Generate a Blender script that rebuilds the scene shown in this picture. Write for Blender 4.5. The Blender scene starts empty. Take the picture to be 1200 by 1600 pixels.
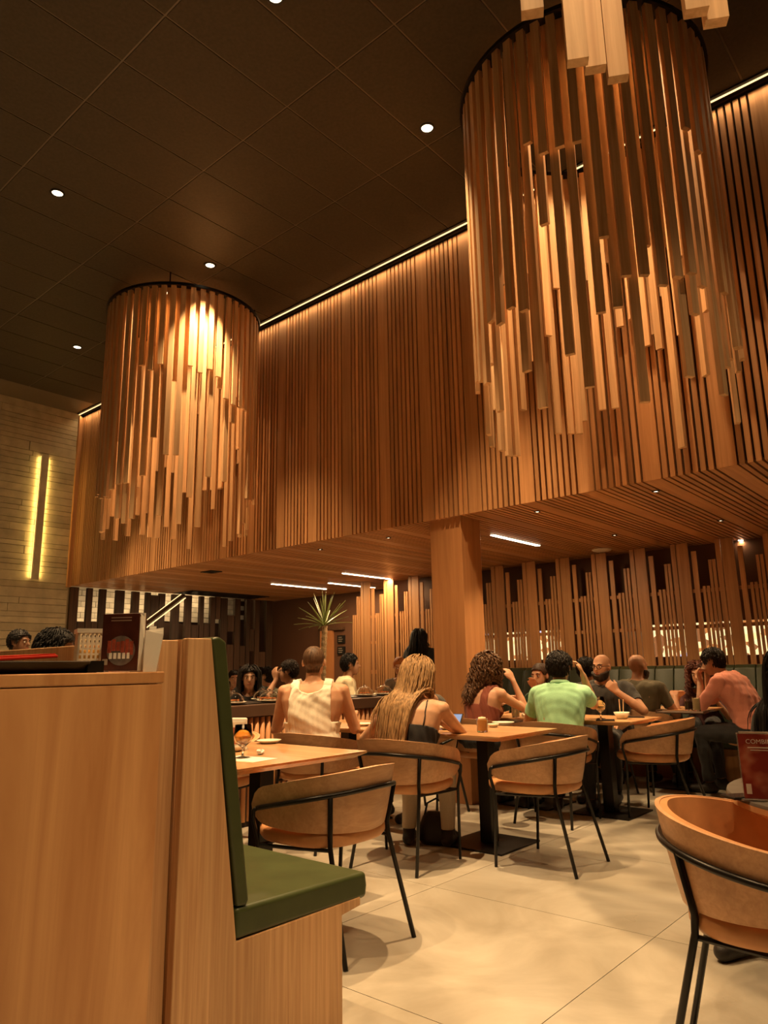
import bpy, bmesh, math, random
import numpy as np
from mathutils import Vector, Matrix, Euler, noise as mnoise

# ------------------------------------------------------------------ camera
SC = bpy.context.scene
COL = SC.collection
PI = math.pi
FPX, YAW, PITCH, ROLL = 1120.26, math.radians(40.838), math.radians(12.255), math.radians(-1.0254)
EYE = Vector((0, 0, 1.15))
cam_d = bpy.data.cameras.new('camera')
cam_d.sensor_fit = 'VERTICAL'; cam_d.sensor_height = 36; cam_d.lens = FPX / 1600 * 36
cam_d.clip_start = .05
cam = bpy.data.objects.new('camera', cam_d); COL.objects.link(cam)
_f = Vector((-math.sin(YAW) * math.cos(PITCH), math.cos(YAW) * math.cos(PITCH), math.sin(PITCH)))
_r0 = Vector((math.cos(YAW), math.sin(YAW), 0)); _u0 = _r0.cross(_f)
_r = _r0 * math.cos(ROLL) + _u0 * math.sin(ROLL); _u = _u0 * math.cos(ROLL) - _r0 * math.sin(ROLL)
cam.matrix_world = Matrix(((_r.x, _u.x, -_f.x, EYE.x), (_r.y, _u.y, -_f.y, EYE.y), (_r.z, _u.z, -_f.z, EYE.z), (0, 0, 0, 1)))
SC.camera = cam

# ------------------------------------------------------------------ world, exposure, main light levels
w = bpy.data.worlds.new('world'); SC.world = w; w.use_nodes = True
w.node_tree.nodes['Background'].inputs[0].default_value = (1, .68, .36, 1)
w.node_tree.nodes['Background'].inputs[1].default_value = .004
SC.view_settings.view_transform = 'Standard'; SC.view_settings.look = 'None'
SC.view_settings.gamma = 1; SC.view_settings.use_curve_mapping = False
SC.view_settings.exposure = 0.0
WARM = (1.0, .645, .31)
E_DOWN, E_SOFFIT, E_BAR, E_COVE, E_CHAND, E_SCONCE, E_STAIR = 640, 115, 28, 28, 170, 3, 13

random.seed(7); RNG = np.random.default_rng(7)

# ------------------------------------------------------------------ helpers
class MB:
    def __init__(s): s.v = []; s.f = []
    def add(s, v, f):
        o = len(s.v); s.v += [tuple(p) for p in v]; s.f += [tuple(i + o for i in q) for q in f]; return s
    def box(s, a, b, M=None):
        (x0, y0, z0), (x1, y1, z1) = a, b
        v = [Vector(p) for p in ((x0,y0,z0),(x1,y0,z0),(x1,y1,z0),(x0,y1,z0),(x0,y0,z1),(x1,y0,z1),(x1,y1,z1),(x0,y1,z1))]
        if M: v = [M @ p for p in v]
        return s.add(v, [(0,3,2,1),(4,5,6,7),(0,1,5,4),(1,2,6,5),(2,3,7,6),(3,0,4,7)])
    def prism(s, poly, h0, h1, axis='z'):
        n = len(poly)
        def P(p, h):
            return {'z': (p[0], p[1], h), 'x': (h, p[0], p[1]), 'y': (p[0], h, p[1])}[axis]
        v = [P(p, h0) for p in poly] + [P(p, h1) for p in poly]
        return s.add(v, [tuple(range(n))[::-1], tuple(range(n, 2 * n))] + [(i, (i + 1) % n, n + (i + 1) % n, n + i) for i in range(n)])
    def tube(s, pts, r, n=8, closed=False, cap=True, flat=1.0):
        pts = [Vector(p) for p in pts]; m = len(pts)
        rs = r if hasattr(r, '__len__') else [r] * m
        up = None; rings = []
        for i, p in enumerate(pts):
            if closed: t = pts[(i + 1) % m] - pts[i - 1]
            else: t = pts[min(i + 1, m - 1)] - pts[max(i - 1, 0)]
            if t.length < 1e-9: t = Vector((0, 0, 1))
            t.normalize()
            if up is None:
                up = Vector((0, 0, 1)) if abs(t.z) < .9 else Vector((1, 0, 0))
            a = t.cross(up)
            if a.length < 1e-6: a = t.orthogonal()
            a.normalize(); b = a.cross(t).normalized(); up = b
            rings.append([p + (a * math.cos(2 * PI * k / n) + b * math.sin(2 * PI * k / n) * flat) * rs[i] for k in range(n)])
        v = [q for rg in rings for q in rg]; f = []
        for i in range(m if closed else m - 1):
            j = (i + 1) % m
            for k in range(n):
                f.append((i * n + k, i * n + (k + 1) % n, j * n + (k + 1) % n, j * n + k))
        if cap and not closed: f += [tuple(range(n))[::-1], tuple(range((m - 1) * n, m * n))]
        return s.add(v, f)
    def lathe(s, prof, n=24, c=(0, 0, 0), M=None):
        v = []; f = []
        for (r, z) in prof:
            for k in range(n):
                p = Vector((r * math.cos(2 * PI * k / n), r * math.sin(2 * PI * k / n), z))
                if M: p = M @ p
                v.append(p + Vector(c))
        m = len(prof)
        for i in range(m - 1):
            for k in range(n):
                f.append((i * n + k, i * n + (k + 1) % n, (i + 1) * n + (k + 1) % n, (i + 1) * n + k))
        if prof[0][0] > 1e-5: f.append(tuple(range(n))[::-1])
        if prof[-1][0] > 1e-5: f.append(tuple(range((m - 1) * n, m * n)))
        return s.add(v, f)
    def loft(s, rings, cap=True, closed=True):
        n = len(rings[0]); v = [p for r in rings for p in r]; f = []
        for i in range(len(rings) - 1):
            for k in range(n if closed else n - 1):
                f.append((i * n + k, i * n + (k + 1) % n, (i + 1) * n + (k + 1) % n, (i + 1) * n + k))
        if cap: f += [tuple(range(n))[::-1], tuple(range((len(rings) - 1) * n, len(rings) * n))]
        return s.add(v, f)
    def mesh(s, name, mat, smooth=False):
        me = bpy.data.meshes.new(name); me.from_pydata(s.v, [], s.f); me.update()
        if mat:
            for m_ in (mat if isinstance(mat, (list, tuple)) else [mat]): me.materials.append(m_)
        if smooth: me.polygons.foreach_set('use_smooth', [True] * len(me.polygons))
        return me

def link(name, me, parent=None, loc=(0, 0, 0), rot=(0, 0, 0)):
    o = bpy.data.objects.new(name, me); COL.objects.link(o)
    o.location = loc; o.rotation_euler = rot
    if parent: o.parent = parent
    return o
def mk(name, mb, mat, parent=None, loc=(0, 0, 0), rot=(0, 0, 0), smooth=False, bevel=0, seg=2, auto=False):
    o = link(name, mb.mesh(name, mat, smooth or auto), parent, loc, rot)
    if bevel:
        b = o.modifiers.new('bevel', 'BEVEL'); b.width = bevel; b.segments = seg; b.limit_method = 'ANGLE'; b.angle_limit = .6
    if auto:
        o.data.set_sharp_from_angle(angle=.7)
    return o
def tag(o, label=None, cat=None, group=None, kind=None):
    if label: o['label'] = label
    if cat: o['category'] = cat
    if group: o['group'] = group
    if kind: o['kind'] = kind
    return o
def thing(name, label, cat, loc=(0, 0, 0), rz=0, group=None):
    return tag(link(name, None, None, loc, (0, 0, rz)), label, cat, group)
def copy_tree(o, parent=None):
    c = o.copy(); COL.objects.link(c); c.parent = parent
    for ch in list(o.children): copy_tree(ch, c)
    return c
def at_pixel(x, y, axis, v):
    """point on the plane axis = v seen through photo pixel (x, y)"""
    d = _f + _r * ((x - 600) / FPX) - _u * ((y - 800) / FPX)
    return EYE + d * ((v - EYE[axis]) / d[axis])

# ------------------------------------------------------------------ materials
MATS = {}
def base_mat(name):
    m = bpy.data.materials.new(name); m.use_nodes = True; MATS[name] = m
    return m, m.node_tree.nodes, m.node_tree.links, m.node_tree.nodes['Principled BSDF']
def rgb(c): return (c[0], c[1], c[2], 1)
def plain(name, c, rough=.5, metal=0, spec=.5, var=.0, bump=0, bscale=60, sheen=0, trans=0, ior=1.45, coat=0, sss=0):
    m, N, L, B = base_mat(name)
    B.inputs['Base Color'].default_value = rgb(c); B.inputs['Roughness'].default_value = rough
    B.inputs['Metallic'].default_value = metal; B.inputs['Specular IOR Level'].default_value = spec
    B.inputs['Transmission Weight'].default_value = trans; B.inputs['IOR'].default_value = ior
    B.inputs['Coat Weight'].default_value = coat
    if sheen: B.inputs['Sheen Weight'].default_value = sheen
    if var or bump:
        t = N.new('ShaderNodeTexCoord'); n = N.new('ShaderNodeTexNoise'); n.inputs['Scale'].default_value = bscale
        n.inputs['Detail'].default_value = 4
        L.new(t.outputs['Object'], n.inputs['Vector'])
        if var:
            r = N.new('ShaderNodeValToRGB'); r.color_ramp.elements[0].position = .3; r.color_ramp.elements[1].position = .7
            r.color_ramp.elements[0].color = rgb([x * (1 - var) for x in c]); r.color_ramp.elements[1].color = rgb([min(1, x * (1 + var)) for x in c])
            L.new(n.outputs['Fac'], r.inputs[0]); L.new(r.outputs[0], B.inputs['Base Color'])
        if bump:
            b = N.new('ShaderNodeBump'); b.inputs['Strength'].default_value = bump; b.inputs['Distance'].default_value = .01
            L.new(n.outputs['Fac'], b.inputs['Height']); L.new(b.outputs[0], B.inputs['Normal'])
    return m
def wood(name, c1, c2, axis='z', rough=.45, fine=34, along=1.1, rand=.16, bump=.06, big=True, spec=.4):
    m, N, L, B = base_mat(name)
    t = N.new('ShaderNodeTexCoord'); oi = N.new('ShaderNodeObjectInfo')
    off = N.new('ShaderNodeVectorMath'); off.operation = 'MULTIPLY_ADD'
    cb = N.new('ShaderNodeCombineXYZ')
    for i in range(3): L.new(oi.outputs['Random'], cb.inputs[i])
    L.new(cb.outputs[0], off.inputs[0]); off.inputs[1].default_value = (17, 31, 23); L.new(t.outputs['Object'], off.inputs[2])
    mp = N.new('ShaderNodeMapping'); sc = [fine] * 3; sc['xyz'.index(axis)] = along
    mp.inputs['Scale'].default_value = sc; L.new(off.outputs[0], mp.inputs['Vector'])
    n = N.new('ShaderNodeTexNoise'); n.inputs['Scale'].default_value = 1; n.inputs['Detail'].default_value = 5; n.inputs['Roughness'].default_value = .62
    n.inputs['Distortion'].default_value = .6
    L.new(mp.outputs[0], n.inputs['Vector'])
    r = N.new('ShaderNodeValToRGB'); r.color_ramp.elements[0].position = .32; r.color_ramp.elements[1].position = .68
    r.color_ramp.elements[0].color = rgb(c1); r.color_ramp.elements[1].color = rgb(c2)
    L.new(n.outputs['Fac'], r.inputs[0])
    mp2 = N.new('ShaderNodeMapping'); sc2 = [fine * .13] * 3; sc2['xyz'.index(axis)] = along * .5
    mp2.inputs['Scale'].default_value = sc2; L.new(off.outputs[0], mp2.inputs['Vector'])
    n2 = N.new('ShaderNodeTexNoise'); n2.inputs['Scale'].default_value = 1; n2.inputs['Detail'].default_value = 2
    L.new(mp2.outputs[0], n2.inputs['Vector'])
    h = N.new('ShaderNodeHueSaturation')
    mr = N.new('ShaderNodeMapRange'); mr.inputs[3].default_value = 1 - rand; mr.inputs[4].default_value = 1 + rand
    L.new(oi.outputs['Random'], mr.inputs[0])
    mr2 = N.new('ShaderNodeMapRange'); mr2.inputs[1].default_value = .3; mr2.inputs[2].default_value = .7
    mr2.inputs[3].default_value = .85 if big else 1; mr2.inputs[4].default_value = 1.12 if big else 1
    L.new(n2.outputs['Fac'], mr2.inputs[0])
    mu = N.new('ShaderNodeMath'); mu.operation = 'MULTIPLY'; L.new(mr.outputs[0], mu.inputs[0]); L.new(mr2.outputs[0], mu.inputs[1])
    L.new(mu.outputs[0], h.inputs['Value']); L.new(r.outputs[0], h.inputs['Color']); L.new(h.outputs[0], B.inputs['Base Color'])
    B.inputs['Roughness'].default_value = rough; B.inputs['Specular IOR Level'].default_value = spec
    b = N.new('ShaderNodeBump'); b.inputs['Strength'].default_value = bump; b.inputs['Distance'].default_value = .004
    L.new(n.outputs['Fac'], b.inputs['Height']); L.new(b.outputs[0], B.inputs['Normal'])
    return m
def emit(name, c, s):
    m, N, L, B = base_mat(name)
    B.inputs['Base Color'].default_value = (0, 0, 0, 1); B.inputs['Emission Color'].default_value = rgb(c); B.inputs['Emission Strength'].default_value = s
    return m

W_SLAT = wood('slat_wood_upright', (.40, .185, .072), (.56, .29, .125), 'z', rough=.52)
W_SOFF = wood('slat_wood_overhead', (.40, .185, .072), (.56, .29, .125), 'y', rough=.42)
W_CHAND = wood('chandelier_wood', (.56, .33, .165), (.78, .52, .29), 'z', rough=.58, rand=.16, spec=.25)
W_SCREEN = wood('screen_wood', (.40, .185, .072), (.55, .285, .12), 'z', rough=.45, rand=.1)
W_DARK = wood('dark_screen_wood', (.05, .024, .012), (.10, .05, .025), 'z', rough=.5, rand=.3)
W_PILLAR = wood('pillar_veneer', (.42, .195, .08), (.52, .26, .11), 'z', rough=.42, fine=22, rand=.04)
W_PANEL = wood('cabinet_veneer', (.54, .255, .10), (.80, .46, .21), 'z', rough=.35, fine=7, along=.7, rand=.05)
W_BOOTH = wood('booth_veneer', (.50, .27, .125), (.70, .44, .23), 'z', rough=.4, fine=60, along=1.6, rand=.05)
W_TABLE = wood('tabletop_wood', (.52, .27, .12), (.66, .38, .18), 'x', rough=.22, fine=26, rand=.06, spec=.6)
W_CHAIR = wood('chair_veneer', (.55, .30, .155), (.68, .40, .22), 'x', rough=.38, fine=60, along=6, rand=.06)
LEATHER = plain('tan_leather', (.60, .29, .125), rough=.42, var=.10, bump=.10, bscale=14, spec=.4)
BLACKM = plain('black_steel', (.012, .010, .009), rough=.35, metal=.3)
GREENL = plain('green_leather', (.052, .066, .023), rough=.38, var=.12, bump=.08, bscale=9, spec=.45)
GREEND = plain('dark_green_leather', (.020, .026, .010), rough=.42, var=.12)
CEILT = plain('ceiling_tile_dark', (.060, .047, .030), rough=.55, var=.15, bump=.03, bscale=40, spec=.35)
CEILB = plain('ceiling_grid_bar', (.15, .115, .075), rough=.3, spec=.6)
BACKING = plain('slat_backing_black', (.018, .010, .006), rough=.9)
BROWNW = plain('brown_paint', (.105, .045, .022), rough=.6, var=.06, bscale=3)
GROUT = plain('floor_joint', (.16, .12, .08), rough=.8)
DARKFLOOR = plain('dark_lower_wall', (.05, .024, .014), rough=.6)
PAPER = plain('white_paper', (.80, .76, .68), rough=.8)
PLASTW = plain('cream_plastic', (.74, .69, .58), rough=.4)
CERAM = plain('cream_ceramic', (.78, .70, .55), rough=.25)
GLASS = plain('clear_glass', (1, 1, 1), rough=.02, trans=1, ior=1.45)
DOMEG = plain('dome_plastic', (1, .98, .95), rough=.05, trans=1, ior=1.2)
BLACKP = plain('black_plastic', (.010, .009, .008), rough=.32)
DKGREY = plain('conveyor_dark', (.075, .042, .028), rough=.35)
REDP = plain('red_cover', (.55, .03, .015), rough=.35)
LED = emit('led_warm_white', (1, .66, .28), 2.2)
LEDB = emit('led_bar_white', (1, .82, .55), 14)
LEDY = emit('led_yellow', (1, .66, .20), 2.4)
LAMP = emit('downlight_glow', (1, .80, .50), 7)

def floor_mat():
    m, N, L, B = base_mat('floor_porcelain')
    g = N.new('ShaderNodeNewGeometry'); oi = N.new('ShaderNodeObjectInfo')
    n = N.new('ShaderNodeTexNoise'); n.inputs['Scale'].default_value = 1.7; n.inputs['Detail'].default_value = 7; n.inputs['Roughness'].default_value = .6
    n.inputs['Distortion'].default_value = .8
    L.new(g.outputs['Position'], n.inputs['Vector'])
    r = N.new('ShaderNodeValToRGB'); r.color_ramp.elements[0].position = .34; r.color_ramp.elements[1].position = .66
    r.color_ramp.elements[0].color = (.35, .31, .245, 1); r.color_ramp.elements[1].color = (.52, .48, .405, 1)
    L.new(n.outputs['Fac'], r.inputs[0])
    h = N.new('ShaderNodeHueSaturation'); mr = N.new('ShaderNodeMapRange'); mr.inputs[3].default_value = .94; mr.inputs[4].default_value = 1.06
    L.new(oi.outputs['Random'], mr.inputs[0]); L.new(mr.outputs[0], h.inputs['Value']); L.new(r.outputs[0], h.inputs['Color'])
    L.new(h.outputs[0], B.inputs['Base Color'])
    n3 = N.new('ShaderNodeTexNoise'); n3.inputs['Scale'].default_value = 5; L.new(g.outputs['Position'], n3.inputs['Vector'])
    mr3 = N.new('ShaderNodeMapRange'); mr3.inputs[3].default_value = .22; mr3.inputs[4].default_value = .42; L.new(n3.outputs['Fac'], mr3.inputs[0])
    L.new(mr3.outputs[0], B.inputs['Roughness']); B.inputs['Specular IOR Level'].default_value = .4
    return m
FLOORM = floor_mat()
STONE = plain('beige_stone', (.46, .39, .235), rough=.75, var=.12, bump=.25, bscale=5)
def stone_mat(name, c, sx):
    m, N, L, B = base_mat(name)
    t = N.new('ShaderNodeTexCoord'); oi = N.new('ShaderNodeObjectInfo')
    n = N.new('ShaderNodeTexNoise'); n.inputs['Scale'].default_value = sx; n.inputs['Detail'].default_value = 6
    L.new(t.outputs['Object'], n.inputs['Vector'])
    r = N.new('ShaderNodeValToRGB'); r.color_ramp.elements[0].color = rgb([x * .82 for x in c]); r.color_ramp.elements[1].color = rgb([x * 1.12 for x in c])
    r.color_ramp.elements[0].position = .3; r.color_ramp.elements[1].position = .7; L.new(n.outputs['Fac'], r.inputs[0])
    h = N.new('ShaderNodeHueSaturation'); mr = N.new('ShaderNodeMapRange'); mr.inputs[3].default_value = .86; mr.inputs[4].default_value = 1.1
    L.new(oi.outputs['Random'], mr.inputs[0]); L.new(mr.outputs[0], h.inputs['Value']); L.new(r.outputs[0], h.inputs['Color']); L.new(h.outputs[0], B.inputs['Base Color'])
    B.inputs['Roughness'].default_value = .75
    b = N.new('ShaderNodeBump'); b.inputs['Strength'].default_value = .2; b.inputs['Distance'].default_value = .01; L.new(n.outputs['Fac'], b.inputs['Height']); L.new(b.outputs[0], B.inputs['Normal'])
    return m
STONE = stone_mat('beige_stone_course', (.55, .48, .32), 6)
BRICKW = stone_mat('white_brick', (.74, .70, .60), 9)

# ------------------------------------------------------------------ lights
def spot(name, parent, loc, energy, angle=70, blend=.6, size=.04, target=None, color=WARM):
    l = bpy.data.lights.new(name, 'SPOT'); l.energy = energy; l.spot_size = math.radians(angle); l.spot_blend = blend
    l.shadow_soft_size = size; l.color = color
    o = bpy.data.objects.new(name, l); COL.objects.link(o); o.location = loc
    if parent: o.parent = parent
    if target:
        d = Vector(target) - Vector(loc); o.rotation_euler = d.to_track_quat('-Z', 'Y').to_euler()
    return o
def area(name, parent, loc, energy, sx, sy, rot, color=WARM, spread=180):
    l = bpy.data.lights.new(name, 'AREA'); l.shape = 'RECTANGLE'; l.size = sx; l.size_y = sy; l.energy = energy; l.color = color
    l.spread = math.radians(spread)
    o = bpy.data.objects.new(name, l); COL.objects.link(o); o.location = loc; o.rotation_euler = rot
    if parent: o.parent = parent
    return o

def area_dir(name, parent, loc, energy, long, short, axis, dirv, color=WARM, spread=180):
    z = -Vector(dirv).normalized(); y = Vector(axis).normalized(); x = y.cross(z).normalized(); y = z.cross(x)
    o = area(name, parent, loc, energy, short, long, (0, 0, 0), color, spread)
    o.rotation_euler = Matrix((x, y, z)).transposed().to_euler()
    return o

# ------------------------------------------------------------------ room shell
X0, X1, Y0, Y1 = -11.2, 4.0, -3.6, 9.5
YW, ZS, ZC = 5.30, 2.50, 5.36          # slat fascia plane, soffit height, ceiling height
def struct(name, mb, mat, label, cat, **k):
    return tag(mk(name, mb, mat, **k), label, cat, kind='structure')

fl = struct('floor', MB().box((X0 - 1.2, Y0, -.06), (X1, Y1, -.008)), GROUT, 'beige porcelain floor of large square tiles with thin dark joints', 'floor')
TS = 1.187; tile_me = MB().box((-TS / 2 + .0016, -TS / 2 + .0016, -.008), (TS / 2 - .0016, TS / 2 - .0016, 0)).mesh('tile', FLOORM)
for i in range(-8, 5):
    for j in range(-6, 6):
        cx, cy = -1.368 + (i + .5) * TS, 3.31 + (j + .5) * TS
        if X0 - .6 < cx < X1 - .5 and Y0 + .5 < cy < Y1 - .5:
            link('tile', tile_me, fl, (cx, cy, 0))

# ceiling: dark panels in a bar grid
ce = struct('ceiling', MB().box((X0, Y0, ZC), (X1, YW + .1, ZC + .05)), CEILB, 'dark brown panelled ceiling with thin grid lines', 'ceiling')
cp = MB().box((-.261, -.521, -.006), (.261, .521, 0)).mesh('panel', CEILT)
for i in range(-12, 15):
    for j in range(-4, 4):
        cx, cy = -4.13 + (i + .5) * .537, 2.05 + (j + .5) * 1.057
        if X0 + .2 < cx < X1 - .2 and Y0 + .3 < cy < YW - .35: link('panel', cp, ce, (cx, cy, ZC))
cp2 = MB().box((-.264, -.03, -.004), (.264, .03, 0)).mesh('panel', CEILT)

# slatted fascia (upright slats) and soffit (overhead slats) share one rhythm: a wide board, then seven narrow slats
PER, WID, NAR, GAP = .532, .136, .0365, .0180
wf = struct('wall_front', MB().box((X0, YW + .035, ZS + .03), (X1, YW + .12, ZC)), BACKING, 'tall hanging wall of upright orange-brown wooden slats', 'wall')
cl = struct('ceiling_lower', MB().box((X0, YW + .06, ZS + .035), (X1, Y1, ZS + .1)), BACKING, 'low ceiling of parallel wooden slats behind the slatted wall', 'ceiling')
d = .036
def upright(wd): return MB().box((-wd / 2, 0, ZS), (wd / 2, d, ZC - .05)).mesh('slat', W_SLAT)
def overhead(wd): return MB().box((-wd / 2, YW + d, ZS), (wd / 2, Y1, ZS + d)).mesh('slat', W_SOFF)
uw, un, ow, on = upright(WID), upright(NAR), overhead(WID), overhead(NAR)
for k in range(-7, 19):
    cx = -1.365 - PER * k
    items = [(cx, uw, ow)]
    for j in range(7): items.append((cx - WID / 2 - GAP - NAR / 2 - j * (NAR + GAP), un, on))
    for x, a, b in items:
        if X0 + .03 < x < 1.9:
            link('slat', a, wf, (x, YW, 0)); link('slat', b, cl, (x, 0, 0))

# left wall in beige stone courses with a corner post
wl = struct('wall_left', MB().box((X0 - .3, Y0, 0), (X0 - .03, YW + .02, ZC)), STONE, 'beige stone wall in thin uneven courses', 'wall')
rs = random.Random(3); z = .9
while z < ZC - .02:
    hgt = rs.choice((.075, .095, .12, .15)); hgt = min(hgt, ZC - z)
    y = YW - .02
    while y > 2.2:
        ln = rs.uniform(.7, 2.2)
        y2 = max(y - ln, 2.1); pr = rs.uniform(0, .012)
        link('stone_course', MB().box((-.03, y2 + .003, z + .003), (pr, y - .003, z + hgt - .003)).mesh('stone_course', STONE), wl, (X0, 0, 0))
        y = y2
    z += hgt
struct('trim_1', MB().box((X0, YW - .06, ZS - .02), (X0 + .05, YW, ZC - .05)), W_SLAT, 'thin upright wooden corner trim between stone and slats', 'trim')

# far left under the soffit: white brick stair wall behind a screen of dark boards
wb = struct('wall_stair', MB().box((X0 - 1.3, YW - .4, 0), (X0 - .93, Y1, 2.9)), DARKFLOOR, 'white brick wall seen through dark upright boards', 'wall')
rs = random.Random(5); row = 0; z = 1.22
while z < 2.75:
    y = YW - .25 - (.13 if row % 2 else 0)
    while y < 9.3:
        zlow = 1.2 if y < 7.3 else 2.0
        if z >= zlow:
            link('brick', MB().box((0, 0, 0), (.03 + rs.uniform(0, .008), .252, .088)).mesh('brick', BRICKW), wb, (X0 - .93, y, z))
        y += .26
    z += .096; row += 1
struct('wall_stair_end', MB().box((X0 - 1.3, YW - .45, 0), (X0 - .1, YW - .36, 2.9)), DARKFLOOR, 'dark return wall at the foot of the stair', 'wall')
ds = thing('dark_board_screen', 'screen of dark brown upright boards before the white brick wall', 'screen', (X0, 0, 0))
rs = random.Random(11); y = YW + .02; k = 0
while y < 9.35:
    full = k % 2 == 0; wdt = (.13, .09, .11, .15)[(k // 2) % 4] if full else (.12, .10, .15)[(k // 2) % 3]
    if full: mk('board', MB().box((-.03, y, .9), (.03, y + wdt, ZS - .01)), W_DARK, ds)
    else:
        zc = rs.uniform(1.35, 2.3); hh = rs.uniform(.25, .42)
        mk('board', MB().box((-.025, y, zc - hh / 2), (.025, y + wdt, zc + hh / 2)), W_DARK, ds)
        if rs.random() < .6: mk('board', MB().box((-.025, y, .9), (.025, y + wdt, zc - hh / 2 - rs.uniform(.2, .35))), W_DARK, ds)
    y += wdt + .012; k += 1
mk('rail', MB().box((-.035, YW + .02, .82), (.035, 9.4, .9)), W_DARK, ds)
hr = thing('stair_handrail', 'dark sloping handrail with glowing light line along the stair', 'handrail', (X0 + .075, 0, 0))
ha, hb = Vector((0, 6.25, 1.66)), Vector((0, 7.36, 2.48)); hd = Vector((0, .595, -.804))
mk('rail', MB().tube([ha, hb], .040, 4), W_DARK, hr)
mk('light_strip', MB().tube([ha + hd * .055, hb + hd * .055], .008, 6), LED, hr)
mk('light_strip', MB().tube([ha - hd * .050, hb - hd * .05], .006, 6), LED, hr)
area_dir('stair_light', hr, (-.50, 7.0, 2.3), E_STAIR, 3.2, .05, (0, 1, .25), (-1, 0, -.2))
struct('wall_stair_low', MB().box((X0 - .1, YW, 0), (X0 - .06, Y1, 1.02)), DARKFLOOR, 'dark low wall under the board screen', 'wall')

# back wall in brown paint, wooden-slat screen in front of it, lit openings behind the screen
struct('wall_back', MB().box((X0 - 1.2, Y1, 0), (X1, Y1 + .1, 2.7)), BROWNW, 'dark brown painted back wall', 'wall')
struct('wall_right', MB().box((X1, Y0, 0), (X1 + .1, Y1, ZC)), BROWNW, 'brown wall out at the right side', 'wall')
struct('wall_near', MB().box((X0 - .3, Y0 - .1, 0), (X1, Y0, ZC)), BROWNW, 'brown wall behind the camera', 'wall')
YS = 8.45
scn = thing('slat_screen', 'wooden screen of upright slats stepped in height behind the green banquette', 'screen', (0, YS, 0))
def scr(wd, zt, z0=.0): return MB().box((-wd / 2, 0, z0), (wd / 2, .022, zt)).mesh('slat', W_SCREEN)
S = {'w': scr(.13, 2.495), 't': scr(.052, 2.495), 'm': scr(.052, 2.39), 's': scr(.029, 1.985), 'i': scr(.029, 2.275)}
pat = [(0, 'w'), (.125, 'm'), (.2, 's'), (.245, 's'), (.290, 'i'), (.332, 'i'), (.392, 't')]
for k in range(-10, 10):
    for dx, t in pat:
        x = -3.755 + k * .4935 + dx
        if -8.03 < x < .6: link('slat', S[t], scn, (x, 0, 0))
mk('rail', MB().box((-8.0, .022, 1.52), (.6, .04, 1.56)), W_SCREEN, scn)
mk('rail', MB().box((-8.0, .022, 1.92), (.6, .04, 1.96)), W_SCREEN, scn)
mk('rail', MB().box((-8.0, .022, 1.06), (.6, .04, 1.12)), W_SCREEN, scn)
# wall behind the screen with lit openings
wb2 = struct('wall_back_screen', MB().box((-7.6, YS + .30, 0), (.8, YS + .36, 1.22)).box((-7.6, YS + .30, 1.60), (.8, YS + .36, 2.5))
       .box((-7.6, YS + .30, 1.22), (-6.75, YS + .36, 1.60)).box((-6.35, YS + .30, 1.22), (-5.9, YS + .36, 1.60)).box((-4.35, YS + .30, 1.22), (-3.45, YS + .36, 1.60)),
       BROWNW, 'dark wall with lit openings behind the wooden screen', 'wall')
def lit_mat():
    m, N, L, B = base_mat('lit_shop_window')
    t = N.new('ShaderNodeTexCoord'); mp = N.new('ShaderNodeMapping'); mp.inputs['Scale'].default_value = (9, 1, 13); L.new(t.outputs['Object'], mp.inputs['Vector'])
    v = N.new('ShaderNodeTexVoronoi'); v.inputs['Scale'].default_value = 1; L.new(mp.outputs[0], v.inputs['Vector'])
    r = N.new('ShaderNodeValToRGB'); r.color_ramp.interpolation = 'CONSTANT'
    e = r.color_ramp.elements; e[0].color = (1, .66, .26, 1); e[1].position = .55; e[1].color = (1, .74, .36, 1)
    for p, c in ((.25, (.45, .16, .04, 1)), (.4, (1, .70, .33, 1)), (.78, (.25, .09, .03, 1)), (.88, (.55, .5, .62, 1))):
        q = e.new(p); q.color = c
    L.new(v.outputs['Color'], r.inputs[0]); B.inputs['Base Color'].default_value = (0, 0, 0, 1)
    L.new(r.outputs[0], B.inputs['Emission Color']); B.inputs['Emission Strength'].default_value = 1.5
    return m
LIT = lit_mat()
for i, (a, b, t) in enumerate(((-6.75, -6.35, 'narrow lit opening behind the screen left of the wooden pillar'), (-5.9, -4.35, 'lit opening behind the screen right of the wooden pillar'), (-3.45, .8, 'long bright lit opening behind the screen at the right'))):
    struct('window_%d' % (i + 1), MB().box((a, YS + .40, 1.2), (b, YS + .41, 1.62)), LIT, t, 'window')

# door panel and plaques on the back wall
dr = struct('door_1', MB().box((-9.80, Y1 - .05, 0), (-9.48, Y1, 1.84)), plain('door_orange', (.42, .17, .06), rough=.5), 'narrow orange door leaf in the dark brown back wall', 'door')
mk('door_frame', MB().box((-9.83, Y1 - .06, 1.84), (-9.2, Y1, 1.88)).box((-9.84, Y1 - .06, 0), (-9.80, Y1, 1.88)), W_DARK, dr)
for z0, z1, t in ((1.60, 1.74, 'upper dark square plaque beside the orange door leaf'), (1.40, 1.54, 'lower dark square plaque beside the orange door leaf')):
    p = thing('wall_plaque', t, 'sign', (-9.28, Y1 - .03, z0))
    mk('plate', MB().box((-.09, 0, 0), (.09, .03, z1 - z0)), BLACKP, p)
    for k in range(3): mk('text_line', MB().box((-.06, -.002, .03 + k * .035), (.03 + .02 * (k % 2), 0, .042 + k * .035)), plain('plaque_print', (.25, .2, .15), rough=.6), p)

# pillar
pil = struct('pillar', MB().box((-4.045, 5.345, 0), (-3.69, 5.66, ZS + .005)), W_PILLAR, 'square wood-clad pillar holding up the slatted ceiling', 'pillar', bevel=.004)

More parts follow.
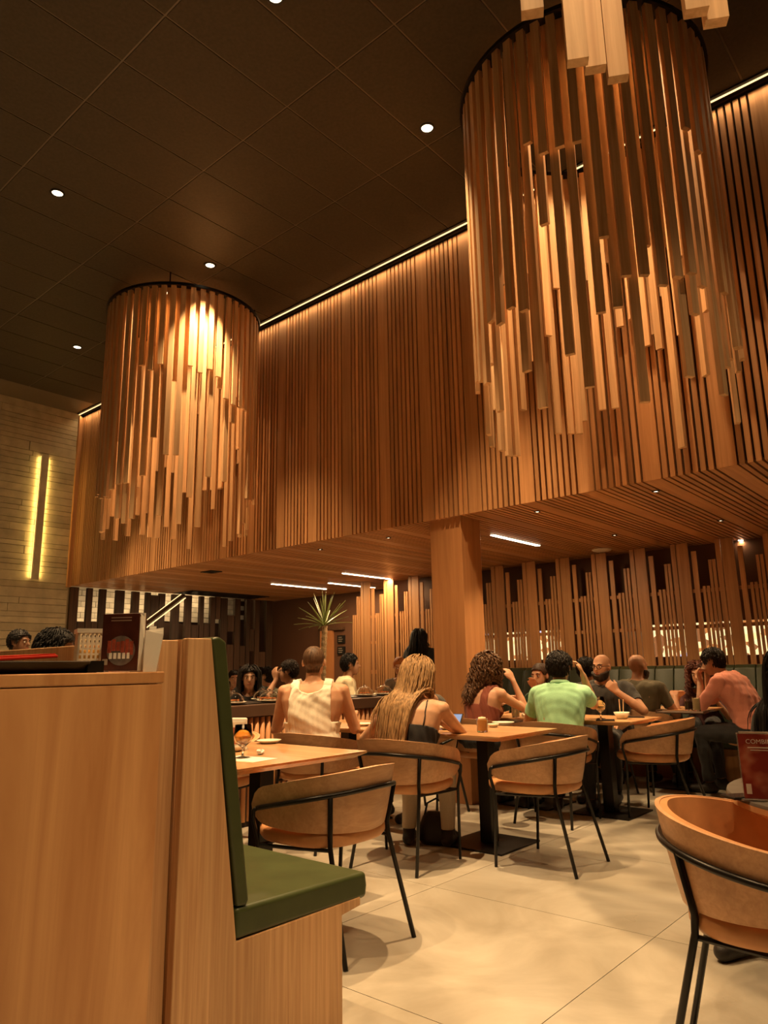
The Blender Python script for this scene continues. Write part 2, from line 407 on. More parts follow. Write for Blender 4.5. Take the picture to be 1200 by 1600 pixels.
# ------------------------------------------------------------------ ceiling lamps
def downlight(x, y, label, on=True, e=E_DOWN, ang=68):
    t = thing('downlight', label, 'downlight', (x, y, ZC), group='ceiling downlights')
    mk('trim_ring', MB().lathe([(.062, -.006), (.062, -.014), (.048, -.016), (.046, -.004)], 20), plain('ring_black', (.03, .025, .02), rough=.4) if 'ring_black' not in MATS else MATS['ring_black'], t, smooth=True)
    mk('lens', MB().lathe([(.0, -.007), (.046, -.007), (.046, -.004)], 20), LAMP, t)
    spot('downlight_beam', t, (0, 0, -.03), e, ang, .65, .03)
DL = [(-2.93, 4.0, 'small round ceiling downlight left of the large slat chandelier'), (-5.87, 2.40, 'small round ceiling downlight at the far left of the ceiling'),
      (-5.85, 4.02, 'small round ceiling downlight just above the left slat chandelier'), (-8.76, 4.01, 'small round ceiling downlight nearest the stone wall'),
      (-2.95, 2.44, 'small round ceiling downlight at the top edge of the picture')]
for x, y, t in DL: downlight(x, y, t, e=E_DOWN * (1.45 if x > -3 else 1.7 if x < -8 else 1))
downlight(-8.76, 2.4, 'ceiling downlight out of view at the far left', e=E_DOWN * 1.6)
for x, y, e_, t in ((0, 2.42, .32, 'right of the nearest slat chandelier'), (0, 4.0, .25, 'right of the large slat chandelier'), (-2.95, .85, .7, 'over the booth bench'), (0, .85, .75, 'straight above the camera'),
                    (-5.87, .85, .6, 'over the far end of the booth'), (2.9, 2.4, .4, 'near the right wall')): downlight(x, y, 'ceiling downlight outside the picture, ' + t, e=E_DOWN * e_)

# light line along the top of the slatted wall
cv = thing('cove_light', 'thin glowing light strip along the top of the slatted wall', 'light strip', (0, YW - .07, ZC - .03))
for (a, b) in ((X0 + .03, 3.9),):
    mk('channel', MB().box((a, -.03, .012), (b, .06, .026)), BLACKM, cv)
    mk('diffuser', MB().box((a, .0, .003), (b, .010, .012)), LED, cv)
    area('cove_beam', cv, ((a + b) / 2, .02, -.02), E_COVE, b - a, .02, (math.radians(8), 0, 0), spread=150)

# bars and spots in the low ceiling
for (x, ya, yb, t) in ((-4.0, 6.36, 7.34, 'glowing light bar in the low ceiling right of the pillar'), (-8.88, 7.49, 8.70, 'leftmost glowing light bar in the low ceiling'),
                       (-7.21, 7.41, 8.50, 'glowing light bar in the low ceiling nearest the pillar on its left'), (-8.2, 8.1, 9.2, 'middle glowing light bar above the tall potted plant'),
                       (-3.87, 8.75, 9.3, 'light bar end showing behind the slat screen'), (-2.2, 8.72, 9.3, 'light bar end showing behind the slat screen at the right')):
    t_ = thing('light_bar', t, 'light bar', (x, (ya + yb) / 2, ZS), group='low ceiling light bars')
    h_ = (yb - ya) / 2
    mk('housing', MB().box((-.028, -h_ - .01, -.004), (.028, h_ + .01, .01)), BLACKM, t_)
    mk('diffuser', MB().box((-.022, -h_, -.010), (.022, h_, -.004)), LEDB, t_)
    area('bar_beam', t_, (0, 0, -.02), E_BAR * (yb - ya), .03, yb - ya, (0, 0, 0))
SP = [(-2.01, 5.67), (-3.08, 5.67), (-4.87, 5.70), (-5.91, 5.70), (-3.09, 7.35), (-2.01, 7.35)]
SPL = ['second', 'third', 'left-of-pillar', 'far-left', 'rear second', 'rear first']
for (x, y), t in zip(SP, ('near the slat edge at the right', 'near the slat edge right of the pillar', 'near the slat edge left of the pillar', 'near the slat edge farthest left', 'over the green polo table', 'above the pink shirt table')):
    t_ = thing('soffit_spotlight', 'tiny round spotlight in the low slatted ceiling ' + t, 'spotlight', (x, y, ZS), group='tiny spots in the low ceiling')
    mk('trim_ring', MB().lathe([(.03, 0), (.03, -.006), (.02, -.008), (.019, 0)], 14), BLACKM, t_)
    mk('lens', MB().lathe([(0, -.003), (.019, -.003)], 14), LAMP, t_)
    spot('soffit_beam', t_, (0, 0, -.015), E_SOFFIT, 95, .8, .02)
t_ = thing('ceiling_speaker', 'round white disc in the low ceiling behind the screen slats', 'speaker', (-3.62, 8.2, ZS))
mk('grille', MB().lathe([(0, -.022), (.10, -.02), (.115, -.008), (.12, 0)], 24), PLASTW, t_, smooth=True)
t_ = thing('air_diffuser', 'small black round vent in the slatted ceiling above the table with menus', 'vent', (-8.31, 5.92, ZS))
mk('frame', MB().box((-.12, -.10, -.012), (.12, .10, .0)), BLACKP, t_, bevel=.01)
mk('blade', MB().box((-.09, -.07, -.016), (.09, -.02, -.012)), BLACKM, t_)
t_ = thing('air_grille', 'long black air slot in the low ceiling near the dark boards', 'vent', (-10.77, 7.95, ZS))
mk('frame', MB().box((-.28, -.85, -.012), (.28, .85, 0)), BLACKP, t_)
for k in range(5): mk('blade', MB().box((-.22 + k * .1, -.8, -.02), (-.18 + k * .1, .8, -.012)), BLACKM, t_)

# wall sconce on the stone wall
sc_ = thing('wall_light', 'tall upright bar with yellow glow on both sides on the stone wall', 'wall light', (X0, 4.735, 2.56))
mk('bar', MB().box((.03, -.052, 0), (.07, .052, 1.97)), STONE, sc_)
for s in (-1, 1):
    mk('light_strip', MB().box((.018, s * .050 - .006, .02), (.029, s * .050 + .008, 1.95)), LEDY, sc_)
    area_dir('sconce_beam', sc_, (.035, s * .066, .985), E_SCONCE, 1.9, .02, (0, 0, 1), (-.55, s, 0), color=(1, .62, .16))

# ------------------------------------------------------------------ slat chandeliers
def chandelier(cx, cy, label, seed, fixed=None, R=.84, zt=5.18):
    t = thing('slat_chandelier', label, 'chandelier', (cx, cy, zt), group='cylindrical slat chandeliers')
    ring = MB()
    for ra, rb, za, zb in ((R + .035, R - .075, .0, .03),):
        n = 64; v = []
        for k in range(n):
            a = 2 * PI * k / n
            for (r_, z_) in ((ra, za), (ra, zb), (rb, zb), (rb, za)): v.append((r_ * math.cos(a), r_ * math.sin(a), z_))
        ring.add(v, [(4 * k + j, 4 * k + (j + 1) % 4, 4 * ((k + 1) % n) + (j + 1) % 4, 4 * ((k + 1) % n) + j) for k in range(n) for j in range(4)])
    mk('top_ring', ring, BLACKM, t)
    for k in range(4):
        a = PI / 4 + k * PI / 2
        mk('hanger', MB().tube([((R - .03) * math.cos(a), (R - .03) * math.sin(a), .03), ((R - .03) * math.cos(a), (R - .03) * math.sin(a), ZC - zt)], .008, 6), BLACKM, t)
    rs = random.Random(seed)
    cache = {}
    def slat(a, r, tip, wd=.054, dp=.03, turn=None):
        L_ = round((zt - tip) / .02) * .02
        if L_ not in cache: cache[L_] = MB().box((-wd / 2, -dp / 2, -L_), (wd / 2, dp / 2, 0)).mesh('slat', W_CHAND)
        link('slat', cache[L_], t, (r * math.cos(a), r * math.sin(a), 0), (0, 0, a + PI / 2 if turn is None else turn))
    n = 52
    bands = (4.28, 3.95, 3.62, 3.3, 2.98, 2.74)
    cur = 0; left = 0
    for k in range(n):
        a = 2 * PI * k / n
        if fixed is None:
            if left == 0: cur = rs.choice(bands[:5]); left = rs.choice((1, 2, 3, 4))
            left -= 1
            slat(a, R, cur + rs.choice((0, 0, -.06, .05)))
            slat(a + PI / n, R - .055, rs.choice((2.60, 2.64, 2.70, 2.9, 3.1, 3.3, 3.5, 3.75, 4.1)) + rs.uniform(-.04, .04))
        else:
            slat(a, R, fixed + rs.uniform(0, .5)); slat(a + PI / n, R - .055, fixed + rs.uniform(0, .3))
    return t, slat
cA, _ = chandelier(-6.85, 4.39, 'left hanging cylinder chandelier of wooden slats in front of slatted wall', 21)
cB, _ = chandelier(-1.84, 4.41, 'large hanging cylinder chandelier of wooden slats at the upper right', 34)
cC, slatC = chandelier(-.30, .92, 'nearest slat chandelier with only slat tips showing at the top edge', 5, fixed=4.0)
for px_, py_, zz in ((832, 22, 2.72), (903, 98, 2.70), (931, 114, 2.71), (966, 124, 2.72), (1088, 20, 2.70), (1119, 36, 2.70)):
    p = at_pixel(px_, py_, 2, zz); dx, dy = p.x + .30, p.y - .92
    slatC(math.atan2(dy, dx), math.hypot(dx, dy), zz, turn=math.radians(30))
for c, dx, dy, e in ((cA, .30, -.40, 1), (cA, -.25, .2, .6), (cB, .25, -.30, 1), (cB, -.25, .25, .6), (cC, .1, .2, .8)):
    lens = mk('lamp', MB().lathe([(0, 0), (.045, 0), (.05, .03), (.05, .06)], 16), BLACKM, c, (dx, dy, .10))
    mk('lamp_lens', MB().lathe([(0, -.002), (.04, -.002)], 16), LAMP, lens)
    spot('chandelier_beam', c, (dx, dy, .085), E_CHAND * e, 120, .9, .04)

# ------------------------------------------------------------------ booth bench and cabinet at the left
bt = thing('booth_bench', 'wooden booth bench with dark green leather seat and slanted back', 'bench', (-1.79, 0, 0))
LB = 2.65
mk('end_panel', MB().prism([(1.195, 0), (1.828, 0), (1.828, .366), (1.915, .376), (1.915, .402), (1.402, .402), (1.285, 1.243), (1.205, 1.243)], -.03, 0, 'x'), W_BOOTH, bt, bevel=.003)
mk('back_post', MB().box((-LB, 1.128, 0), (-.035, 1.195, 1.238)), W_BOOTH, bt, bevel=.003)
mk('front_board', MB().box((-LB, 1.80, 0), (-.03, 1.822, .37)), W_BOOTH, bt)
mk('seat_board', MB().box((-LB, 1.38, .376), (-.03, 1.91, .40)), W_BOOTH, bt)
mk('back_board', MB().prism([(1.2, .0), (1.35, 0), (1.38, .40), (1.272, 1.24), (1.2, 1.24)], -LB, -.03, 'x'), W_BOOTH, bt)
mk('seat_cushion', MB().prism([(1.40, .404), (1.948, .392), (1.955, .43), (1.948, .474), (1.40, .488)], -LB, -.002, 'x'), GREENL, bt, bevel=.014, seg=4, auto=True)
mk('back_cushion', MB().prism([(1.404, .49), (1.290, 1.245), (1.315, 1.25), (1.342, 1.235), (1.448, .50), (1.44, .485)], -LB, -.004, 'x'), GREENL, bt, bevel=.012, seg=4, auto=True)

cab = thing('service_cabinet', 'plain orange wood cabinet with trays and menus on top', 'cabinet', (-1.775, 0, 0))
mk('front_panel', MB().box((-.022, -.9, 0), (0, 1.118, 1.118)), W_PANEL, cab, bevel=.002)
mk('top', MB().box((-.50, -.9, 1.12), (.002, 1.122, 1.15)), W_PANEL, cab, bevel=.003)
mk('side_panel', MB().box((-.48, 1.09, 0), (-.022, 1.115, 1.12)), W_PANEL, cab)
mk('back_panel', MB().box((-.50, -.9, 0), (-.48, 1.118, 1.12)), W_PANEL, cab)

# ------------------------------------------------------------------ barrel chairs
def chair_path(s, k):
    """plan point of the shell at side parameter s in -1..1; k shrinks it towards the seat"""
    a, b, fwd = .322 * k, .30 * k, .20
    arc = PI / 2; tot = arc * .315 + fwd; q = abs(s) * tot
    sg = 1 if s >= 0 else -1
    if q < arc * .315:
        th = q / .315; return Vector((sg * a * math.sin(th), -b * math.cos(th), 0)), Vector((sg * math.sin(th), -math.cos(th), 0)).normalized()
    return Vector((sg * a * (1 - .03 * (q - arc * .315) / fwd), (q - arc * .315), 0)), Vector((sg, 0, 0))
def make_chair():
    root = link('barrel_chair', None)
    zt = lambda s: .735 - .10 * abs(s) ** 1.6
    zb = lambda s: .468 + .022 * abs(s)
    def shell(o0, o1, name, mat, trim_=0.):
        rings = []; M_ = 44; K = 6
        for i in range(M_ + 1):
            s = (-1 + 2 * i / M_) * (1 - trim_ * .06); e = max(0, (abs(s) - .86) / .14)
            top, bot = zt(s) - trim_ * .004, zb(s) + trim_ * .006
            mid = bot + (top - bot) * .42; q = math.sqrt(max(0, 1 - e * e * .93))
            top = mid + (top - mid) * q; bot = mid - (mid - bot) * q
            ring = []
            for off, order in ((o0, range(K)), (o1, range(K - 1, -1, -1))):
                for j in order:
                    z = bot + (top - bot) * j / (K - 1)
                    k = .80 + .20 * ((z - .45) / .285) ** .8 if z > .45 else .80
                    p, n = chair_path(s, k); p = p - n * off; ring.append((p.x, p.y, z))
            rings.append(ring)
        return mk(name, MB().loft(rings), mat, root, auto=True)
    shell(0, .014, 'shell', W_CHAIR)
    shell(.0145, .036, 'inner_pad', LEATHER, .6)
    # seat cushion
    rings = []
    for z, k in ((.412, .86), (.418, .95), (.435, 1.0), (.462, 1.0), (.476, .95), (.481, .82), (.483, .3)):
        ring = []
        for i in range(36):
            a = 2 * PI * i / 36; c, s_ = math.cos(a), math.sin(a); e = .72
            ring.append((  .252 * k * math.copysign(abs(c) ** e, c), .035 + .262 * k * math.copysign(abs(s_) ** e, s_), z))
        rings.append(ring)
    mk('seat_cushion', MB().loft(rings), LEATHER, root, smooth=True)
    # black tube frame
    rail = []
    for i in range(41):
        s = -.93 + 1.86 * i / 40; p, n = chair_path(s, .80 + .20 * ((zt(s) - .10 - .45) / .285) ** .8)
        p = p + n * .013; rail.append((p.x, p.y, zt(s) - .085 - .0 * abs(s)))
    mk('back_rail', MB().tube(rail, .0105, 8), BLACKM, root, smooth=True)
    for sg in (-1, 1):
        e = Vector(rail[-1] if sg > 0 else rail[0])
        mk('leg', MB().tube([e, e + Vector((sg * .002, .022, -.012)), e + Vector((sg * -.004, .03, -.05)), (sg * .272, e.y + .012, .42), (sg * .262, e.y + .03, 0)], .0095, 8), BLACKM, root, smooth=True)
        s = .34 * sg; p, n = chair_path(s, .93); r0 = p + n * .014; r0.z = zt(s) - .085
        p, n = chair_path(s, .82); r1 = p + n * .012; r1.z = .47
        mk('leg', MB().tube([r0, r1, r1 + Vector((0, 0, -.05)) + n * .004, (r1.x + n.x * .05, r1.y + n.y * .155, 0)], .0105, 8), BLACKM, root, smooth=True)
        mk('seat_bar', MB().tube([(sg * .27, e.y + .012, .408), (sg * .225, 0, .406), (r1.x, r1.y, .412)], .008, 6), BLACKM, root)
    mk('seat_bar', MB().tube([(-.27, e.y + .01, .406), (.27, e.y + .01, .406)], .008, 6), BLACKM, root)
    return root
CH = make_chair(); _first = [True]
def chair(x, y, az, label):
    o = CH if _first[0] else copy_tree(CH); _first[0] = False
    o.location = (x, y, 0); o.rotation_euler = (0, 0, math.radians(az))
    return tag(o, label, 'chair', 'tan barrel chairs with black tube frames')
chair(-2.475, 2.44, 92, 'empty tan barrel chair beside the green booth seat')
chair(-3.0, 3.64, 10, 'tan barrel chair the long-haired blond woman sits in')
chair(-2.33, 4.11, 92, 'empty tan barrel chair at the table end with the orange drink')
chair(-2.84, 5.25, 6, 'tan barrel chair the man in the mint polo sits in')
chair(-2.26, 5.84, 96, 'empty tan barrel chair at the table end by the bowl with chopsticks')
chair(-1.86, 7.32, 98, 'tan barrel chair the man in the pink shirt sits in')
chair(-.635, 2.41, -80, 'nearest tan barrel chair pushed up to the small round table')
chair(-3.80, 3.64, 8, 'tan barrel chair the man in the white tank top sits in')
chair(-4.15, 3.02, 180, 'tan barrel chair half hidden behind the table with the beer glass')
chair(-3.49, 5.30, 0, 'tan barrel chair the curly-haired woman sits in')
chair(-3.02, 6.38, 180, 'tan barrel chair the bearded man sits in')
chair(-3.72, 6.38, 180, 'tan barrel chair the woman in dark green sits in')
chair(-2.86, 6.94, 0, 'tan barrel chair the bald man in olive shirt sits in')
chair(-3.50, 6.94, 0, 'tan barrel chair behind the bearded man')
chair(-3.78, 4.80, 180, 'tan barrel chair across the table from the blond woman')
chair(-.62, 3.74, 165, 'tan barrel chair of the dark-haired person at the right edge')

# ------------------------------------------------------------------ tables
TZ = .72
def table(x0, x1, y0, y1, label, zt=.75, posts=2):
    zt = TZ
    t = thing('dining_table', label, 'table', ((x0 + x1) / 2, (y0 + y1) / 2, 0), group='long wooden tables along the conveyor')
    hx, hy = (x1 - x0) / 2, (y1 - y0) / 2
    b = .05; v = []
    for (z_, i) in ((zt, 0), (zt - .010, 0), (zt - .034, b)):
        v += [(-hx + i, -hy + i, z_), (hx - i, -hy + i, z_), (hx - i, hy - i, z_), (-hx + i, hy - i, z_)]
    mk('tabletop', MB().add(v, [(0, 1, 2, 3), (11, 10, 9, 8)] + [(4 * r + k, 4 * r + 4 + k, 4 * r + 4 + (k + 1) % 4, 4 * r + (k + 1) % 4) for r in range(2) for k in range(4)]), W_TABLE, t)
    for sx in ((hx - .35, -hx + .35) if posts == 2 else (0,)):
        mk('post', MB().box((sx - .045, -.045, .012), (sx + .045, .045, zt - .034)), BLACKM, t, bevel=.004)
        mk('base_plate', MB().box((sx - .24, -.24, 0), (sx + .24, .24, .012)), BLACKM, t, bevel=.004)
        mk('top_plate', MB().box((sx - .2, -.2, zt - .042), (sx + .2, .2, zt - .034)), BLACKM, t)
    return t
table(-4.48, -2.70, 2.10, 2.95, 'long wooden table beside the green booth with a beer glass on it')
table(-4.48, -2.49, 3.93, 4.67, 'long wooden table where the blond woman and tank top man sit', zt=.75)
table(-3.64, -2.28, 5.42, 6.05, 'long wooden table with the bowl and wine glass of the bearded man')
table(-3.9, -2.25, 6.98, 7.58, 'wooden table by the banquette where the man in pink sits')
table(-7.0, -5.22, 3.62, 4.30, 'wooden table beyond the conveyor near the dark-haired woman')
table(-7.0, -5.22, 6.45, 7.05, 'wooden table beyond the conveyor near the man in beige')

# round table at the right edge
MARBLE = stone_mat('grey_marble', (.13, .105, .085), 11)
rt = thing('round_table', 'small round table with dark marbled top at the right edge', 'table', (-.27, 2.945, 0))
mk('tabletop', MB().lathe([(.0, TZ + .002), (.597, TZ + .002), (.60, TZ - .005), (.60, TZ - .008)], 64), MARBLE, rt, auto=True)
mk('edge_band', MB().lathe([(.0, TZ - .045), (.56, TZ - .045), (.60, TZ - .025), (.60, TZ - .008), (.0, TZ - .008)], 64), W_TABLE, rt, auto=True)
mk('post', MB().lathe([(.04, .01), (.04, TZ - .045)], 20), BLACKM, rt, smooth=True)
mk('base_plate', MB().lathe([(0, 0), (.24, 0), (.24, .01), (.05, .018), (.04, .03)], 32), BLACKM, rt)

# ------------------------------------------------------------------ conveyor counter
cvb = thing('conveyor_counter', 'long dark sushi conveyor counter with fluted wood front', 'counter', (-4.85, 0, 0))
mk('body', MB().box((-.27, 1.3, 0), (.27, 7.2, .80)), BACKING, cvb)
mk('edge', MB().box((-.31, 1.25, .795), (.31, 7.25, .885)), DKGREY, cvb, bevel=.006)
mk('belt', MB().box((-.2, 1.3, .886), (.2, 7.2, .892)), BLACKP, cvb)
FL = wood('fluted_front', (.46, .20, .075), (.58, .29, .12), 'z', rough=.5)
fm = MB().lathe([(.021, .04), (.021, .79)], 8).mesh('flute', FL, True)
for k in range(int(5.8 / .058)): link('flute', fm, cvb, (.272, 1.35 + k * .058, 0))

# ------------------------------------------------------------------ green banquette
bq = thing('green_banquette', 'dark green channelled leather banquette along the wooden screen', 'banquette', (0, 0, 0))
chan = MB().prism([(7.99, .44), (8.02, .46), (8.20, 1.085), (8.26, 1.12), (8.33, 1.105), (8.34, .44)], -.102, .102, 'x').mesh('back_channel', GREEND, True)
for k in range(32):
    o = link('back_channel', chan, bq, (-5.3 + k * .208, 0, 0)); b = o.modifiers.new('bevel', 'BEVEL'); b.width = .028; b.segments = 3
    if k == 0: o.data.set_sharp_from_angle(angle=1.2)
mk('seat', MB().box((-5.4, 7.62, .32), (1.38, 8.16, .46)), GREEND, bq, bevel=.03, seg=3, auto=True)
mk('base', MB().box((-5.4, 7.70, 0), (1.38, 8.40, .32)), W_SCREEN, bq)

# ------------------------------------------------------------------ tall potted yucca
LEAF = plain('yucca_leaf', (.17, .20, .055), rough=.4, var=.25, bscale=5)
yp = thing('potted_yucca', 'tall potted yucca with spiky green leaves on a bare trunk', 'plant', (-8.05, 7.85, 0))
mk('pot', MB().lathe([(0, 0), (.16, 0), (.20, .38), (.18, .38), (.165, .34), (0, .34)], 24), plain('pot_dark', (.06, .04, .03), rough=.5), yp, smooth=True)
rs = random.Random(9)
trunk = []; rad = []
for k in range(34):
    z = .33 + k * .0445; trunk.append((.012 * math.sin(z * 4), .01 * math.cos(z * 3), z)); rad.append(.040 + (.008 if k % 2 else 0))
mk('trunk', MB().tube(trunk, rad, 9), plain('yucca_trunk', (.30, .21, .11), rough=.8, var=.3, bump=.5, bscale=50), yp)
top = Vector((.0, .0, 1.80))
for k in range(30):
    az = k * 2.399 + rs.uniform(-.2, .2); el = math.radians(rs.uniform(5, 85) if k > 6 else rs.uniform(60, 88)); L_ = rs.uniform(.42, .60)
    dv = Vector((math.cos(az) * math.cos(el), math.sin(az) * math.cos(el), math.sin(el))); side = dv.cross(Vector((0, 0, 1))).normalized()
    nrm = side.cross(dv); v = []; f = []; m = 7
    for i in range(m + 1):
        u = i / m; c = top + dv * (L_ * u) + Vector((0, 0, -.10 * (1 - math.sin(el)) * u * u)) + Vector((0, 0, rs.uniform(-.02, .02) if i == 0 else 0))
        wd = .024 * (1 - u) ** .6 * (.55 + 1.2 * min(u, .35)) + .001
        v += [c - side * wd + nrm * wd * .5, c - nrm * .002, c + side * wd + nrm * wd * .5, c + nrm * .004]
    for i in range(m):
        for j in range(4): f.append((4 * i + j, 4 * i + (j + 1) % 4, 4 * i + 4 + (j + 1) % 4, 4 * i + 4 + j))
    mk('leaf', MB().add(v, f), LEAF, yp, smooth=True)

# ------------------------------------------------------------------ people
def capsule(mb, p0, r0, p1, r1, n=10):
    p0, p1 = Vector(p0), Vector(p1); ax = p1 - p0; L_ = ax.length
    if L_ < 1e-6: ax = Vector((0, 0, 1)); L_ = 1e-6
    ax = ax / L_; pts = []; rs = []
    for a in (-80, -50, -20): pts.append(p0 + ax * (r0 * math.sin(math.radians(a)))); rs.append(r0 * math.cos(math.radians(a)))
    for a in (20, 50, 80): pts.append(p1 + ax * (r1 * math.sin(math.radians(a)))); rs.append(r1 * math.cos(math.radians(a)))
    mb.tube(pts, rs, n)
def ellipsoid(mb, c, r, M, n=14, m=9):
    rings = []
    for i in range(1, m):
        a = -PI / 2 + PI * i / m
        rings.append([tuple(M @ Vector((c[0] + r[0] * math.cos(a) * math.cos(2 * PI * k / n), c[1] + r[1] * math.cos(a) * math.sin(2 * PI * k / n), c[2] + r[2] * math.sin(a)))) for k in range(n)])
    mb.loft(rings)
SKIN = {}
def skin(c):
    if c not in SKIN:
        m = plain('skin_%d' % len(SKIN), c, rough=.5, var=.06, bscale=25, spec=.35); SKIN[c] = m
        m.node_tree.nodes['Principled BSDF'].inputs['Subsurface Weight'].default_value = .12
        m.node_tree.nodes['Principled BSDF'].inputs['Subsurface Radius'].default_value = (.02, .008, .004)
    return SKIN[c]
def cloth(name, c, rough=.85, bump=.15, bscale=180, var=.06):
    return MATS.get(name) or plain(name, c, rough=rough, var=var, bump=bump, bscale=bscale, sheen=.1)
def hairm(name, c, rough=.55):
    if name in MATS: return MATS[name]
    m, N, L, B = base_mat(name)
    t = N.new('ShaderNodeTexCoord'); n = N.new('ShaderNodeTexNoise'); n.inputs['Scale'].default_value = 70; n.inputs['Detail'].default_value = 5
    mp = N.new('ShaderNodeMapping'); mp.inputs['Scale'].default_value = (1, 1, .15); L.new(t.outputs['Object'], mp.inputs[0]); L.new(mp.outputs[0], n.inputs['Vector'])
    r = N.new('ShaderNodeValToRGB'); r.color_ramp.elements[0].position = .35; r.color_ramp.elements[1].position = .65
    r.color_ramp.elements[0].color = rgb([x * .55 for x in c]); r.color_ramp.elements[1].color = rgb([x * 1.35 for x in c])
    L.new(n.outputs['Fac'], r.inputs[0]); L.new(r.outputs[0], B.inputs['Base Color']); B.inputs['Roughness'].default_value = rough; B.inputs['Specular IOR Level'].default_value = .25
    b = N.new('ShaderNodeBump'); b.inputs['Strength'].default_value = .5; b.inputs['Distance'].default_value = .01; L.new(n.outputs['Fac'], b.inputs['Height']); L.new(b.outputs[0], B.inputs['Normal'])
    return m
def smooth_np(V, E, it, lam=.5, mask=None):
    deg = np.bincount(E.ravel(), minlength=len(V)).astype(float)[:, None]; deg[deg == 0] = 1
    for _ in range(it):
        S_ = np.zeros_like(V)
        for k in range(3):
            S_[:, k] = np.bincount(E[:, 0], V[E[:, 1], k], len(V)) + np.bincount(E[:, 1], V[E[:, 0], k], len(V))
        D = lam * (S_ / deg - V)
        if mask is not None: D[~mask] = 0
        V = V + D
    return V
def edges_of(F):
    E = np.vstack([F[:, [0, 1]], F[:, [1, 2]], F[:, [2, 3]], F[:, [3, 0]]]); E.sort(axis=1); return np.unique(E, axis=0)
def normals_of(V, F):
    n = np.cross(V[F[:, 2]] - V[F[:, 0]], V[F[:, 3]] - V[F[:, 1]]); N_ = np.zeros_like(V)
    for k in range(4):
        for j in range(3): N_[:, j] += np.bincount(F[:, k], n[:, j], len(V))
    return N_ / np.maximum(np.linalg.norm(N_, axis=1), 1e-9)[:, None]
def np_obj(name, V, F, mat, parent, smooth=True):
    me = bpy.data.meshes.new(name); me.from_pydata(V.tolist(), [], F.tolist() if hasattr(F, 'tolist') else F); me.update()
    me.materials.append(mat)
    if smooth: me.polygons.foreach_set('use_smooth', [True] * len(me.polygons))
    return link(name, me, parent)
def garment(name, V, F, E, sel, off, mat, parent, loose=4, fold=.004, seed=0):
    """faces of the body where sel holds, lifted off it, with a hem back to the body"""
    fs = F[sel[F].all(axis=1)]
    if len(fs) < 8: return None
    ids = np.unique(fs); remap = -np.ones(len(V), int); remap[ids] = np.arange(len(ids))
    G = V[ids].copy(); f2 = remap[fs]; e2 = edges_of(f2)
    allE = np.vstack([f2[:, [0, 1]], f2[:, [1, 2]], f2[:, [2, 3]], f2[:, [3, 0]]]); so = np.sort(allE, axis=1)
    u, inv, cnt = np.unique(so, axis=0, return_inverse=True, return_counts=True); bd = allE[cnt[inv.ravel()] == 1]
    bmask = np.zeros(len(G), bool); bmask[np.unique(bd)] = True
    be = np.sort(bd, axis=1)
    G = smooth_np(G, be, 6, .5, bmask)                        # even out the hem line
    B0 = G.copy()
    G = smooth_np(G, e2, loose, .5, ~bmask); Nn = normals_of(G, f2)
    r_ = np.random.default_rng(seed); fo = np.zeros(len(G))
    for k in range(5):
        kv = r_.normal(size=3) * np.array([38, 38, 16]); fo += np.sin(G @ kv + r_.uniform(0, 6)) ** 3
    G = G + Nn * (off + fold * fo[:, None])
    n = len(G); bi = np.unique(bd); low = {b: n + i for i, b in enumerate(bi)}
    V2 = np.vstack([G, B0[bi] - Nn[bi] * .004])
    faces = f2.tolist() + [(int(b), int(a), low[a], low[b]) for a, b in bd.tolist()]
    return np_obj(name, V2, faces, mat, parent)

